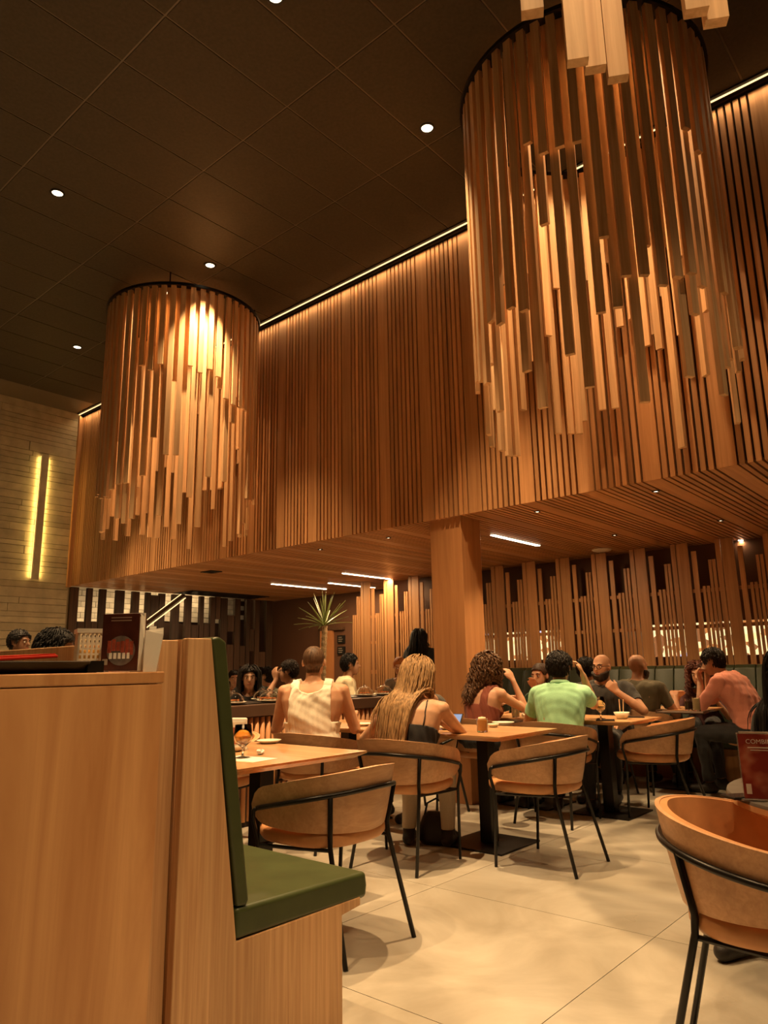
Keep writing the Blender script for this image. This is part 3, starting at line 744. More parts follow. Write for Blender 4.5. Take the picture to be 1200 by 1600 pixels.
def person(label, top, az, lean=8, hyaw=0, hpitch=0, hroll=0, g=1.0, sw=1.0, skinc=(.56, .33, .21), hair=None, hairc=(.02, .012, .008), shirt='tee',
           shirtc=('shirt_dark', (.03, .03, .03)), pants=('dark_trousers', (.02, .02, .022)), R=None, L=None, standing=False, seat=.47, vox=.0085, face=False,
           beard=None, glasses=False, seed=1, legs=True, slump=.5, build_hands=True, hs=1.0, twist=0, extra=None, on_chair=None):
    rz = math.radians(az); root_rot = Matrix.Rotation(rz, 3, 'Z'); top = Vector(top); rs = np.random.default_rng(seed)
    hz = (.93 if standing else seat + .085)
    Hrot = Matrix.Rotation(math.radians(hyaw), 3, 'Z') @ Matrix.Rotation(math.radians(hpitch), 3, 'X') @ Matrix.Rotation(math.radians(hroll), 3, 'Y')
    s = 1.0
    def spine(s):
        pts = [Vector((0, 0, 0))]; n = 20; dirs = []
        for i in range(n):
            a = math.radians(lean) * (1 - slump + 2 * slump * (i + .5) / n)
            d_ = Vector((0, math.sin(a), math.cos(a))); dirs.append(d_); pts.append(pts[-1] + d_ * (.47 * s / n))
        dirs.append(dirs[-1]); return pts, dirs
    for _ in range(4):
        pts, dirs = spine(s); N_ = pts[-1] + Vector((0, 0, hz)); nd = (dirs[-1] * .6 + Vector((0, .25, .9)) * .4 + Vector((0, math.sin(math.radians(-hpitch)) * .3, 0))).normalized()
        hc = N_ + nd * ((.165 if shirt in ('slip', 'cami', 'womens', 'blouse') else .150) * hs) ; cur = hc.z + .118 * hs
        s += (top.z - cur) / .52; s = min(1.25, max(.7, s))
    hxy = root_rot @ Vector((hc.x, hc.y, 0))
    root = tag(link('person', None, None, (top.x - hxy.x, top.y - hxy.y, 0), (0, 0, rz)), label, 'person', 'diners and staff')
    inv = Matrix.Rotation(-rz, 3, 'Z')
    if on_chair: _p = root_rot @ Vector((0, .04, 0)); chair(root.location.x + _p.x, root.location.y + _p.y, az, on_chair)
    def loc(p):
        return inv @ (Vector(p) - Vector((root.location.x, root.location.y, 0)))
    mb = MB(); bones = []   # (tag, p0, r0, p1, r1)
    def cap(tg, p0, r0, p1, r1, add=True, n=10):
        if add: capsule(mb, p0, r0, p1, r1, n)
        bones.append((tg, Vector(p0), r0, Vector(p1), r1))
    tw = Matrix.Rotation(math.radians(twist), 3, 'Z')
    P = lambda t: Vector((0, 0, hz)) + (pts[0].lerp(pts[1], 0) if t <= 0 else pts[min(20, int(t * 20))].lerp(pts[min(20, int(t * 20) + 1)], t * 20 - int(t * 20)) if t < 1 else pts[-1])
    D = lambda t: dirs[max(0, min(20, int(t * 20)))]
    fem = shirt in ('slip', 'cami', 'womens', 'blouse')
    prof = [(-.13, .125, .10), (-.05, .172, .128), (.08, .172, .128), (.3, .148, .112), (.55, .160, .118), (.75, .178, .116), (.88, .172, .098), (.97, .125, .072), (1.02, .07, .058)]
    if fem: prof = [(-.13, .13, .10), (-.05, .18, .13), (.08, .172, .122), (.3, .132, .10), (.55, .140, .108), (.75, .153, .106), (.88, .148, .086), (.97, .105, .062), (1.02, .058, .05)]
    rings = []
    for (t, wx, dy) in prof:
        c = P(t) if t >= 0 else Vector((0, 0, hz + t * .47)); d_ = D(t); yv = Vector((1, 0, 0)).cross(d_) * -1
        yv = d_.cross(Vector((1, 0, 0)))
        kx = wx * g * (sw if t > .5 else 1); ky = dy * g
        tr = Matrix.Rotation(math.radians(twist) * max(0, min(1, t)), 3, 'Z')
        ring = []
        for k in range(22):
            a = 2 * PI * k / 22; ca, sa = math.cos(a), math.sin(a)
            ring.append(tuple(c + tr @ (Vector((1, 0, 0)) * (kx * math.copysign(abs(ca) ** .85, ca)) + yv * (ky * math.copysign(abs(sa) ** .85, sa)))))
        rings.append(ring)
        h_ = max(.01, kx - ky); rv = tr @ Vector((h_, 0, 0)); cap('torso', c - rv, ky, c + rv, ky, add=False)
    mb.loft(rings)
    N_ = P(1); up = D(1); fwd = tw @ up.cross(Vector((1, 0, 0))); lat = tw @ Vector((1, 0, 0))
    if fem:
        for sg in (-1, 1):
            c = P(.62) + fwd * .085 * g + lat * sg * .07; capsule(mb, c, .062, c + fwd * .012, .055)
    HM = Matrix.Translation(hc) @ (tw @ Hrot).to_4x4() @ Matrix.Diagonal((hs, hs, hs, 1))
    hp = lambda v: HM @ Vector(v)
    cap('neck', N_ - up * .03, .064 * (g if not fem else .80 * g), hp((0, -.018, -.05)), .054 * (1 if not fem else .86))
    ellipsoid(mb, (0, -.018, .028), (.077, .097, .088), HM); ellipsoid(mb, (0, .022, -.03), (.063, .070, .084), HM); ellipsoid(mb, (0, .046, -.084), (.042, .038, .032), HM)
    capsule(mb, hp((0, .088, .008)), .008 * hs, hp((0, .108, -.026)), .0125 * hs); capsule(mb, hp((-.036, .076, .022)), .013 * hs, hp((.036, .076, .022)), .013 * hs)
    capsule(mb, hp((-.018, .083, -.062)), .008 * hs, hp((.018, .083, -.062)), .008 * hs)
    for sg in (-1, 1): ellipsoid(mb, (sg * .080, -.012, -.006), (.009, .020, .031), HM, 8, 6)
    bones.append(('head', hp((0, -.018, .03)), .086 * hs, hp((0, .02, -.05)), .065 * hs))
    shw = .172 * sw * (.9 if fem else 1) * (.5 + .5 * g)
    wr = {}
    for sg, spec in ((1, R), (-1, L)):
        spec = spec or {}
        S_ = N_ - up * .062 + lat * (sg * shw) + fwd * .01
        cap('torso', N_ - up * .02 + lat * sg * .03, .045 * g, S_ + up * .008, .050 * g)
        wv = spec.get('w'); w_ = Vector((sg * .17, .36, .80)) if wv is None else (loc(wv) if spec.get('world') else Vector(wv))
        la, lf = .285, .25
        dv = w_ - S_; dist = min(max(dv.length, .14), la + lf - .004); dv.normalize(); w_ = S_ + dv * dist
        a_ = (la * la - lf * lf + dist * dist) / (2 * dist); h_ = math.sqrt(max(0, la * la - a_ * a_))
        pole = Vector(spec.get('pole', (sg * .5, -.35, -1))); pole = (pole - dv * pole.dot(dv)).normalized()
        e_ = S_ + dv * a_ + pole * h_
        ag = (.85 if fem else 1) * (.4 + .6 * g)
        cap('uparm', S_, .056 * ag, S_.lerp(e_, .45), .048 * ag); cap('uparm2', S_.lerp(e_, .45), .048 * ag, e_, .039 * ag)
        cap('fore', e_, .040 * ag, e_.lerp(w_, .35), .041 * ag); cap('fore2', e_.lerp(w_, .35), .041 * ag, w_, .026 * ag)
        wr[sg] = (S_, e_, w_)
        if build_hands:
            fd = (w_ - e_).normalized(); d_ = Vector(spec.get('dir', fd)).normalized()
            n_ = Vector(spec.get('palm', (0, 0, -1))); n_ = (n_ - d_ * n_.dot(d_)).normalized(); sd = d_.cross(n_) * sg
            cu = spec.get('curl', .5); k_ = .9 if fem else 1.0
            for i in range(4):
                o_ = (i - 1.5); b0 = w_ + sd * (o_ * .011 * k_); b1 = w_ + d_ * .082 * k_ + sd * (o_ * .0205 * k_)
                cap('hand', b0, .017 * k_, b1, .0125 * k_, n=8)
                ln = (.058, .076, .082, .072)[i] * k_
                d1 = (d_ * math.cos(cu * .8) + n_ * math.sin(cu * .8) + sd * o_ * .05).normalized(); d2 = (d_ * math.cos(cu * 2.0) + n_ * math.sin(cu * 2.0)).normalized()
                m_ = b1 + d1 * ln * .52; cap('hand', b1, .0105 * k_, m_, .0098 * k_, n=7); cap('hand', m_, .0098 * k_, m_ + d2 * ln * .48, .0085 * k_, n=7)
            t0 = w_ + d_ * .022 + sd * .016; t1 = w_ + d_ * .060 * k_ + sd * .050 * k_ + n_ * .012; t2 = t1 + (d_ * .8 + sd * .15 + n_ * .5 * cu).normalized() * .036
            cap('hand', t0, .017 * k_, t1, .012 * k_, n=7); cap('hand', t1, .012 * k_, t2, .0095 * k_, n=7)
        else: cap('hand', w_, .028, w_ + (w_ - e_).normalized() * .12, .022)
    if legs:
        for sg in (-1, 1):
            h0 = Vector((sg * .088, .0, hz - .02))
            if standing: kn = Vector((sg * .095, .02, .49)); an = Vector((sg * .10, -.01, .085)); 
            else: kn = Vector((sg * .13, .43, hz - .035)); an = Vector((sg * .13, .40, .09))
            toe = an + Vector((sg * .015, .15, -.055))
            cap('thigh', h0, .092 * g, kn, .060); cap('shin', kn, .060, an.lerp(kn, .6), .054); cap('shin', an.lerp(kn, .6), .054, an, .036)
            cap('foot', an, .040, an + Vector((0, -.03, -.045)), .036); cap('foot', an + Vector((0, -.03, -.045)), .038, toe, .032)
    # union to one skin
    me = mb.mesh('body_raw', None); ob = bpy.data.objects.new('body_raw', me); COL.objects.link(ob)
    md = ob.modifiers.new('remesh', 'REMESH'); md.mode = 'VOXEL'; md.voxel_size = vox; md.adaptivity = 0
    dg = bpy.context.evaluated_depsgraph_get(); ev = ob.evaluated_get(dg); m2 = ev.to_mesh()
    V = np.empty(len(m2.vertices) * 3); m2.vertices.foreach_get('co', V); V = V.reshape(-1, 3)
    F = np.array([tuple(p.vertices) if len(p.vertices) == 4 else tuple(p.vertices) + (p.vertices[-1],) for p in m2.polygons], int)
    ev.to_mesh_clear(); bpy.data.objects.remove(ob); bpy.data.meshes.remove(me)
    E = edges_of(F); E = E[E[:, 0] != E[:, 1]]; V = smooth_np(V, E, 3, .5)
    # nearest bone of every vertex
    best = np.full(len(V), 9.); bid = np.zeros(len(V), int); bt_ = np.zeros(len(V))
    for i, (tg, p0, r0, p1, r1) in enumerate(bones):
        a = np.array(p0); b = np.array(p1); ab = b - a; t = np.clip(((V - a) @ ab) / max(1e-9, ab @ ab), 0, 1)
        dd = np.linalg.norm(V - a - t[:, None] * ab, axis=1) - (r0 + (r1 - r0) * t); q = dd < best; best[q] = dd[q]; bid[q] = i; bt_[q] = t[q]
    tags = np.array([b[0] for b in bones])[bid]
    is_ = lambda *a: np.isin(tags, a)
    dT = np.full(len(V), 9.)
    for (tg, p0, r0, p1, r1) in bones:
        if tg != 'torso': continue
        a = np.array(p0); b = np.array(p1); ab = b - a; t = np.clip(((V - a) @ ab) / max(1e-9, ab @ ab), 0, 1)
        dT = np.minimum(dT, np.linalg.norm(V - a - t[:, None] * ab, axis=1) - (r0 + (r1 - r0) * t))
    tau = (V - np.array(N_)) @ np.array(up); lx = (V - np.array(N_)) @ np.array(lat); ly = (V - np.array(N_)) @ np.array(fwd); rho = np.hypot(lx, ly)
    np_obj('body', V, F, skin(skinc), root)
    low = is_('thigh', 'shin') | (is_('torso') & (V[:, 2] < hz + .03))
    if legs and pants: garment('trousers', V, F, E, low & ~((is_('shin')) & (V[:, 2] < .10)), .012, cloth(pants[0], pants[1]), root, 6, .003, seed)
    for sg in ((-1, 1) if legs else ()): garment('shoe', V, F, E, is_('foot') & (V[:, 2] < .12) & (V[:, 0] * sg > 0), .006, cloth('dark_shoe', (.018, .014, .012), rough=.5), root, 2, 0, seed)
    sm = cloth(shirtc[0], shirtc[1]); tors = is_('torso')
    neck_ok = ~((rho < .078) & (tau > -.03)) & (tau < .03)
    if shirt in ('tee', 'polo', 'womens', 'blouse', 'long'):
        sel = (tors & neck_ok & (V[:, 2] > hz - .05)) | is_('uparm')
        if shirt in ('tee', 'polo'): sel |= is_('uparm2') & (bt_ < .35)
        if shirt in ('womens',): sel |= is_('uparm2') & (bt_ < .9)
        if shirt in ('long', 'blouse'): sel |= is_('uparm2', 'fore') | (is_('fore2') & (bt_ < .8))
        if shirt == 'rolled': pass
        garment('shirt', V, F, E, sel, .013, sm, root, 8, .0035, seed)
        if shirt == 'polo':
            pts_ = [Vector(N_) - up * .008 + lat * (.070 * math.cos(a)) + fwd * (.066 * math.sin(a)) + up * (.012 - .035 * max(0, math.sin(a))) for a in np.linspace(0, 2 * PI, 24, endpoint=False)]
            r2 = [[tuple(p), tuple(p + up * .035 - (p - N_).normalized() * .012), tuple(p + up * .030 + (p - N_).normalized() * .004), tuple(p + (p - N_).normalized() * .020 - up * .012)] for p in pts_]
            mk('collar', MB().loft(r2 + [r2[0]], cap=False), sm, root, smooth=True)
    if shirt == 'rolled':
        sel = (tors & neck_ok & (V[:, 2] > hz - .05)) | is_('uparm', 'uparm2') | (is_('fore') & (bt_ < .25))
        garment('shirt', V, F, E, sel, .014, sm, root, 8, .004, seed)
    if shirt == 'tank':
        arm_hole = (np.abs(lx) > .128 * sw) & (tau > -.27 + .35 * np.maximum(0, np.abs(lx) - .17))
        scoop = (np.abs(lx) < .085) & (tau > -.045 - .04 * (1 - (lx / .085) ** 2))
        sel = (tors | (is_('neck') & (tau < -.03)) | (is_('uparm', 'uparm2', 'fore') & (dT < .022))) & ~arm_hole & ~scoop & (tau < .02) & (V[:, 2] > hz - .03)
        garment('tank_top', V, F, E, sel, .019, sm, root, 5, .004, seed)
    if shirt in ('slip', 'cami'):
        cut = -.20 if shirt == 'slip' else -.17
        sel = ((tors | (is_('uparm', 'uparm2') & (dT < .018))) & (tau < cut) & (V[:, 2] > hz - .03))
        if shirt == 'cami': sel |= tors & (tau >= cut) & (np.abs(lx) > .055) & (np.abs(lx) < .115) & (tau < .02)
        garment('top', V, F, E, sel, .009, sm, root, 6, .003, seed)
        if shirt == 'slip':
            for sg in (-1, 1):
                q = []
                for a in np.linspace(0, 1, 12):
                    g_ = np.array(N_ - up * (.205 - .20 * math.sin(a * PI / 2) ) + lat * sg * (.085 + .02 * a) - fwd * .09); i = np.argmin(((V - g_) ** 2).sum(1)); q.append(Vector(V[i]) - fwd * .004 * (1 - a) + up * .004 * a)
                mk('strap', MB().tube(q, .004, 6), sm, root, smooth=True)
    # hair
    inv4 = np.array(HM.inverted()); Hh = V @ inv4[:3, :3].T + inv4[:3, 3]
    head = is_('head', 'neck') & (np.abs(Hh[:, 0]) < .10)
    x, y, z = Hh.T
    line = np.interp(y, [-.13, -.05, -.03, .015, .03, .055, .10], [-.085, -.08, -.045, .005, -.005, .045, .072])
    ear = (np.abs(x) > .066) & (y > -.036) & (y < .012) & (z < .028)
    hsel = head & (z > line) & ~ear
    hm = hairm('hair_%s' % '_'.join('%02d' % int(c * 99) for c in hairc), hairc)
    if hair == 'buzz': garment('hair', V, F, E, hsel, .0035, hm, root, 1, .0, seed)
    if hair in ('short', 'long', 'curly', 'swept', 'bun', 'ponytail'):
        garment('hair', V, F, E, hsel, .009 if hair == 'short' else .013 if hair == 'swept' else .012, hm, root, 6, .004 if hair in ('short', 'curly') else .002, seed)
    if beard: garment('beard', V, F, E, head & (y > .0) & (z < np.interp(y, [0, .06, .09], [-.02, -.045, -.048])) & (z > -.14) & ~((np.abs(x) < .022) & (y > .07) & (z > -.068) & (z < -.052)), .018, hairm('beard_hair', beard), root, 4, .004, seed)
    if hair in ('long', 'curly', 'short', 'swept'):
        ex = extra or ({} if hair in ('long', 'curly') else dict(len=.034, n=1000, top=True)); length = ex.get('len', .45); ns = ex.get('n', 210); side = ex.get('side', 0); front = ex.get('front', False)
        cand = V[hsel & (z > (-.045 if ex.get('top') else -.03))]; roots = cand[rs.integers(0, len(cand), ns)]
        A0 = np.array([tuple(b[1]) for b in bones]); A1 = np.array([tuple(b[3]) for b in bones]); R0 = np.array([b[2] for b in bones]); R1 = np.array([b[4] for b in bones])
        use = np.array([b[0] in ('torso', 'neck', 'head', 'uparm') for b in bones]); A0, A1, R0, R1 = A0[use], A1[use], R0[use], R1[use]
        def push(p, clear):
            for _ in range(2):
                ab = A1 - A0; t = np.clip(np.einsum('nbk,bk->nb', p[:, None] - A0, ab) / np.maximum(1e-9, (ab ** 2).sum(1)), 0, 1)
                c = A0 + t[..., None] * ab; dv = p[:, None] - c; dl = np.linalg.norm(dv, axis=2); sd = dl - (R0 + (R1 - R0) * t)
                i = sd.argmin(1); ar = np.arange(len(p)); s_ = sd[ar, i]; nv = dv[ar, i] / np.maximum(dl[ar, i], 1e-6)[:, None]
                p = p + nv * np.maximum(0, clear - s_)[:, None]
            return p
        steps = 5 if ex.get('top') else 15; Ls = length * rs.uniform(.75, 1.08, ns); clear = rs.uniform(.008, .034, ns) if not ex.get('top') else rs.uniform(.012, .021, ns)
        cdir = np.array(inv @ Vector((0, 0, 0))); back = -np.array(fwd)
        path = [push(roots, .006)]; p = path[0]
        hcv = np.array(hc); par = (roots - hcv) @ np.array(lat)
        for k in range(steps):
            u = (k + 1) / steps
            fl = np.array([0, 0, -1.]) + (0 if front else .42) * back * (1 - .75 * u)
            dv = np.tile(fl, (ns, 1)) + np.outer(np.sign(par) * ex.get('part', .30) * max(0, 1 - 3 * u), np.array(lat)) + side * np.array(lat) * .25 + rs.normal(size=(ns, 3)) * (.10 if hair == 'curly' else .045)
            dv /= np.linalg.norm(dv, axis=1)[:, None]
            if side and u > .3: p = p - np.outer(np.maximum(0, (p - hcv) @ np.array(lat) + .03) * .16, np.array(lat))
            p = push(p + dv * (Ls / steps)[:, None], clear)
            hl = p @ inv4[:3, :3].T + inv4[:3, 3]; fc = (hl[:, 1] > .02) & (np.abs(hl[:, 0]) < .080) & (hl[:, 2] < .07) & (hl[:, 2] > -.16)
            if fc.any():
                hl[fc, 0] = np.where(hl[fc, 0] >= 0, 1, -1) * (.080 + .012 * rs.uniform(size=fc.sum())); hl[fc, 1] = np.minimum(hl[fc, 1], .05)
                h4 = np.array(HM); p[fc] = hl[fc] @ h4[:3, :3].T + h4[:3, 3]
            path.append(p)
        path = np.array(path); hb_ = MB()
        for i in range(ns):
            q = path[:, i].copy()
            if hair == 'curly':
                ph = rs.uniform(0, 6); fr = rs.uniform(1.2, 1.9)
                for k in range(2, steps + 1): q[k] += .016 * np.array([math.cos(ph + k * fr), math.sin(ph + k * fr), 0])
            r0 = rs.uniform(.003, .0055) * (1.5 if hair == 'curly' else .62 if ex.get('top') else 1)
            hb_.tube([tuple(a) for a in q], [r0 * (.75 + .5 * math.sin(PI * min(1, k / steps * 1.1))) * (1 - .75 * (k / steps) ** 4) for k in range(steps + 1)], 5)
        mk('hair_tufts' if ex.get('top') else 'long_hair', hb_, hm, root, smooth=True)
    if hair == 'bun': 
        b_ = MB(); ellipsoid(b_, (0, -.125, .05), (.045, .04, .045), HM, 14, 9); mk('hair_bun', b_, hm, root, smooth=True)
    if hair == 'ponytail':
        b_ = MB(); q = [hp((0, -.09, .05)), hp((0, -.14, .03)), hp((0, -.15, -.06)), hp((0, -.13, -.17)), hp((0, -.12, -.25))]; b_.tube(q, [.022, .034, .038, .030, .008], 10); mk('ponytail', b_, hm, root, smooth=True)
    if face:
        wh = MATS.get('eye_white') or plain('eye_white', (.75, .70, .62), rough=.2); ir = MATS.get('eye_dark') or plain('eye_dark', (.02, .012, .008), rough=.15)
        lip = MATS.get('lip') or plain('lip', (.36, .12, .085), rough=.4)
        for sg in (-1, 1):
            b_ = MB(); ellipsoid(b_, (sg * .031, .0815, .001), (.0135, .009, .007), HM, 10, 7); e_ = mk('eye', b_, wh, root, smooth=True)
            b_ = MB(); ellipsoid(b_, (sg * .031, .0885, .001), (.0062, .0035, .0062), HM, 8, 6); mk('iris', b_, ir, e_, smooth=True)
            mk('eyebrow', MB().tube([hp((sg * .014, .092, .020)), hp((sg * .032, .089, .026)), hp((sg * .052, .072, .020))], [.0035, .004, .002], 6), hm if hair else ir, root, smooth=True)
        mk('mouth', MB().tube([hp((-.024, .082, -.060)), hp((-.008, .093, -.057)), hp((.008, .093, -.057)), hp((.024, .082, -.060))], [.002, .0055, .0055, .002], 6), lip, root, smooth=True)
    if glasses:
        b_ = MB()
        for sg in (-1, 1):
            b_.tube([hp((sg * .033 + .024 * math.cos(a), .104, .002 + .018 * math.sin(a))) for a in np.linspace(0, 2 * PI, 16, endpoint=False)], .0022, 5, closed=True)
            b_.tube([hp((sg * .056, .102, .006)), hp((sg * .078, .06, .008)), hp((sg * .082, -.01, .008))], .0022, 5)
        b_.tube([hp((-.010, .106, .006)), hp((.010, .106, .006))], .0022, 5)
        mk('glasses', b_, BLACKP, root)
    return root
AP = at_pixel
OFFW = ('cream_cotton', (.80, .74, .60))
person('man in a cream tank top with shaved head seen from behind', AP(491, 1009, 1, 3.72), 36, lean=5, g=1.12, sw=1.14, skinc=(.50, .27, .16), hair='buzz', hairc=(.10, .055, .03), shirt='tank', shirtc=OFFW,
       pants=('light_trousers', (.35, .3, .22)), R=dict(w=(.25, .36, .80), pole=(.35, -.2, -1)), L=dict(w=(-.25, .36, .80), pole=(-.35, -.2, -1)), vox=.0075, seed=3, hs=1.02)
person('woman with very long blond hair in a black strappy top', AP(652, 1030, 1, 3.84), 26, lean=18, hpitch=-22, hyaw=10, g=1.04, sw=1.1, skinc=(.58, .33, .20), hair='long', hairc=(.37, .22, .10), shirt='slip', shirtc=('black_satin', (.014, .012, .012)),
       pants=('beige_trousers', (.52, .44, .32)), R=dict(w=(.05, .30, .84), pole=(1, .15, -.6)), L=dict(w=(-.16, .30, .77), pole=(-1, -.25, -.5)), vox=.0075, seed=5, extra=dict(len=.64, n=1500, side=-.42, part=.06), hs=1.0)
person('woman with curly brown hair in a rust sleeveless top', AP(763, 1022, 1, 5.30), -6, lean=14, g=1.06, skinc=(.55, .30, .19), hair='curly', hairc=(.12, .06, .03), shirt='cami', shirtc=('rust_knit', (.22, .055, .03)),
       R=dict(w=(.14, .30, 1.02), pole=(.35, .25, -1), palm=(-1, 0, 0)), L=dict(w=(-.1, .36, .80)), seed=8, extra=dict(len=.34, n=420, side=-.2))
person('man in a mint green polo shirt seen from behind', AP(873, 1019, 1, 5.33), 18, lean=12, g=1.08, sw=1.02, hyaw=-8, skinc=(.48, .26, .15), hair='swept', hairc=(.014, .010, .008), shirt='polo', shirtc=('mint_pique', (.34, .66, .40)),
       R=dict(w=(.16, .26, 1.06), pole=(.22, .30, -1), dir=(-.3, 0, 1), palm=(-1, -.2, 0), curl=.6), L=dict(w=(-.22, .36, .82)), seed=11, vox=.008)
person('bearded man with glasses in a dark shirt facing the camera', AP(938, 1022, 1, 6.42), 190, lean=8, g=1.22, sw=1.08, hyaw=-14, skinc=(.46, .24, .14), hair=None, shirt='tee', shirtc=('charcoal_tee', (.035, .032, .03)),
       L=dict(w=(-.17, .26, .90), pole=(-1, -.1, -.8), dir=(.55, .15, .6), palm=(.4, -1, 0), curl=.8), R=dict(w=(.22, .30, .78)), face=True, beard=(.03, .02, .015), glasses=True, seed=12, vox=.008)
person('woman in a dark green top half hidden by the mint polo', AP(842, 1037, 1, 6.40), 178, lean=12, g=.95, skinc=(.55, .30, .19), hair='bun', hairc=(.05, .025, .015), shirt='blouse', shirtc=('forest_green', (.012, .05, .022)),
       L=dict(w=(-.05, .30, .92), pole=(-1, 0, -1), dir=(0, .2, 1)), face=True, seed=14)
person('dark-haired person in black behind the bearded man', AP(916, 1028, 1, 7.05), 0, lean=8, skinc=(.45, .25, .15), hair='short', hairc=(.012, .009, .008), shirt='tee', shirtc=('black_tee', (.014, .013, .013)), seed=15, vox=.011, build_hands=False)
person('bald man in an olive brown shirt seen from behind', AP(996, 1022, 1, 7.02), -8, lean=8, g=1.22, sw=1.06, hyaw=-14, skinc=(.34, .165, .09), hair=None, shirt='tee', shirtc=('olive_tee', (.075, .06, .03)), R=dict(w=(.2, .36, .82)), beard=(.02, .014, .01), seed=16, vox=.009)
person('man in a pink shirt and glasses leaning on his elbows', AP(1111, 1014, 1, 7.15), 84, lean=26, hpitch=-14, g=1.06, skinc=(.50, .27, .16), hair='swept', hairc=(.016, .011, .008), shirt='rolled', shirtc=('pink_shirt', (.62, .24, .17)),
       R=dict(w=(.06, .40, 1.04), pole=(.3, .2, -1), dir=(-.2, .1, 1), palm=(0, -1, 0), curl=1.1), L=dict(w=(-.06, .42, .98), pole=(-.3, .2, -1), dir=(.2, .2, 1), palm=(0, -1, 0), curl=1.1), glasses=True, seed=17, vox=.0085)
person('woman with wavy dark red hair behind the clasped hands', AP(1090, 1041, 1, 7.86), 186, lean=12, hpitch=-8, g=.92, skinc=(.52, .29, .18), hair='curly', hairc=(.075, .022, .012), shirt='womens', shirtc=('wine_top', (.06, .015, .015)), face=True, seed=18, extra=dict(len=.3, n=260, front=True), vox=.010)
person('waitress in black with dark hair standing by the pillar', AP(656, 984, 1, 8.05), 20, lean=2, standing=True, hyaw=-25, g=1.08, skinc=(.42, .23, .14), hair='long', extra=dict(len=.34, n=350), hairc=(.010, .008, .007), shirt='long', shirtc=('black_tee', (.014, .013, .013)), R=dict(w=(.2, .25, 1.05)), L=dict(w=(-.2, .25, 1.05)), seed=19, vox=.011)
person('dark-haired woman talking beyond the conveyor', AP(390, 1041, 0, -6.0), -132, lean=8, hyaw=6, g=.92, skinc=(.56, .34, .23), hair='long', hairc=(.012, .008, .007), shirt='long', shirtc=('black_tee', (.014, .013, .013)), face=True, on_chair='tan barrel chair the talking dark-haired woman sits in', seed=20, extra=dict(len=.34, n=500, front=True), vox=.0085)
person('man with glasses in profile raising his hand to his mouth', AP(450, 1032, 0, -6.15), 128, lean=8, skinc=(.54, .30, .19), hair='swept', hairc=(.022, .014, .010), shirt='tee', shirtc=('olive_tee', (.075, .06, .03)), glasses=True,
       L=dict(w=(-.02, .22, 1.04), pole=(-.6, .2, -1), dir=(.1, .3, 1), palm=(1, -.6, 0), curl=.5), on_chair='tan barrel chair the man with glasses in profile sits in', seed=21, vox=.0085)
person('dark-haired man in profile behind the man with glasses', AP(414, 1043, 0, -7.5), 120, lean=8, skinc=(.48, .27, .17), hair='short', hairc=(.014, .010, .008), shirt='tee', shirtc=('dark_green_tee', (.04, .05, .02)), on_chair='tan barrel chair the dark-haired man in profile sits in', seed=22, vox=.011, build_hands=False)
person('distant person in a white shirt left of the talking woman', AP(367, 1049, 0, -8.6), -125, lean=6, skinc=(.45, .25, .16), hair='short', hairc=(.014, .010, .008), shirt='tee', shirtc=('white_tee', (.6, .55, .45)), face=True, on_chair='tan barrel chair of the distant person in white', seed=23, vox=.012, build_hands=False)
person('man in a beige t-shirt turned away beyond the conveyor', AP(548, 1022, 0, -5.75), -42, lean=10, skinc=(.46, .25, .15), hair='short', hairc=(.010, .008, .007), shirt='tee', shirtc=('beige_tee', (.60, .50, .33)), on_chair='tan barrel chair the man in beige sits in', seed=24, vox=.009, g=1.05)
person('red-haired woman looking down beyond the conveyor', AP(624, 1027, 0, -6.1), -140, lean=10, hpitch=-18, g=.92, skinc=(.60, .36, .24), hair='bun', hairc=(.42, .14, .035), shirt='womens', shirtc=('grey_top', (.2, .17, .13)), face=True, on_chair='tan barrel chair the red-haired woman sits in', seed=25, vox=.009)
person('man looking right near the stone wall at far left', AP(33, 985, 0, -7.4), -62, lean=2, standing=True, skinc=(.24, .12, .07), hair='short', hairc=(.012, .009, .008), shirt='tee', shirtc=('tan_shirt', (.36, .25, .13)), face=True, seed=26, vox=.009, build_hands=False)
person('head of dark hair just above the trays on the cabinet', AP(92, 984, 0, -3.85), -40, lean=8, hpitch=-4, skinc=(.45, .25, .16), hair='swept', hairc=(.010, .008, .007), shirt='tee', shirtc=('black_tee', (.014, .013, .013)), seat=.56, seed=27, vox=.009, build_hands=False)
person('person across from the blond woman propping up a tattooed arm', AP(655, 1042, 1, 4.85), 176, lean=12, hpitch=-6, skinc=(.52, .30, .19), hair='short', hairc=(.03, .02, .012), shirt='tee', shirtc=('grey_tee', (.10, .09, .08)),
       L=dict(w=(-.10, .22, 1.08), pole=(-1, .5, -.9), dir=(.6, 0, .5), curl=1.0), seed=28)
person('long dark-haired person in black at the right edge', AP(1232, 1012, 1, 3.60), 160, lean=8, g=.95, skinc=(.50, .28, .18), hair='long', hairc=(.010, .008, .007), shirt='long', shirtc=('black_tee', (.014, .013, .013)), R=dict(w=(.12, .30, .60)), L=dict(w=(-.12, .30, .60)), face=True, seed=29, extra=dict(len=.5, n=600, front=True), vox=.0085)

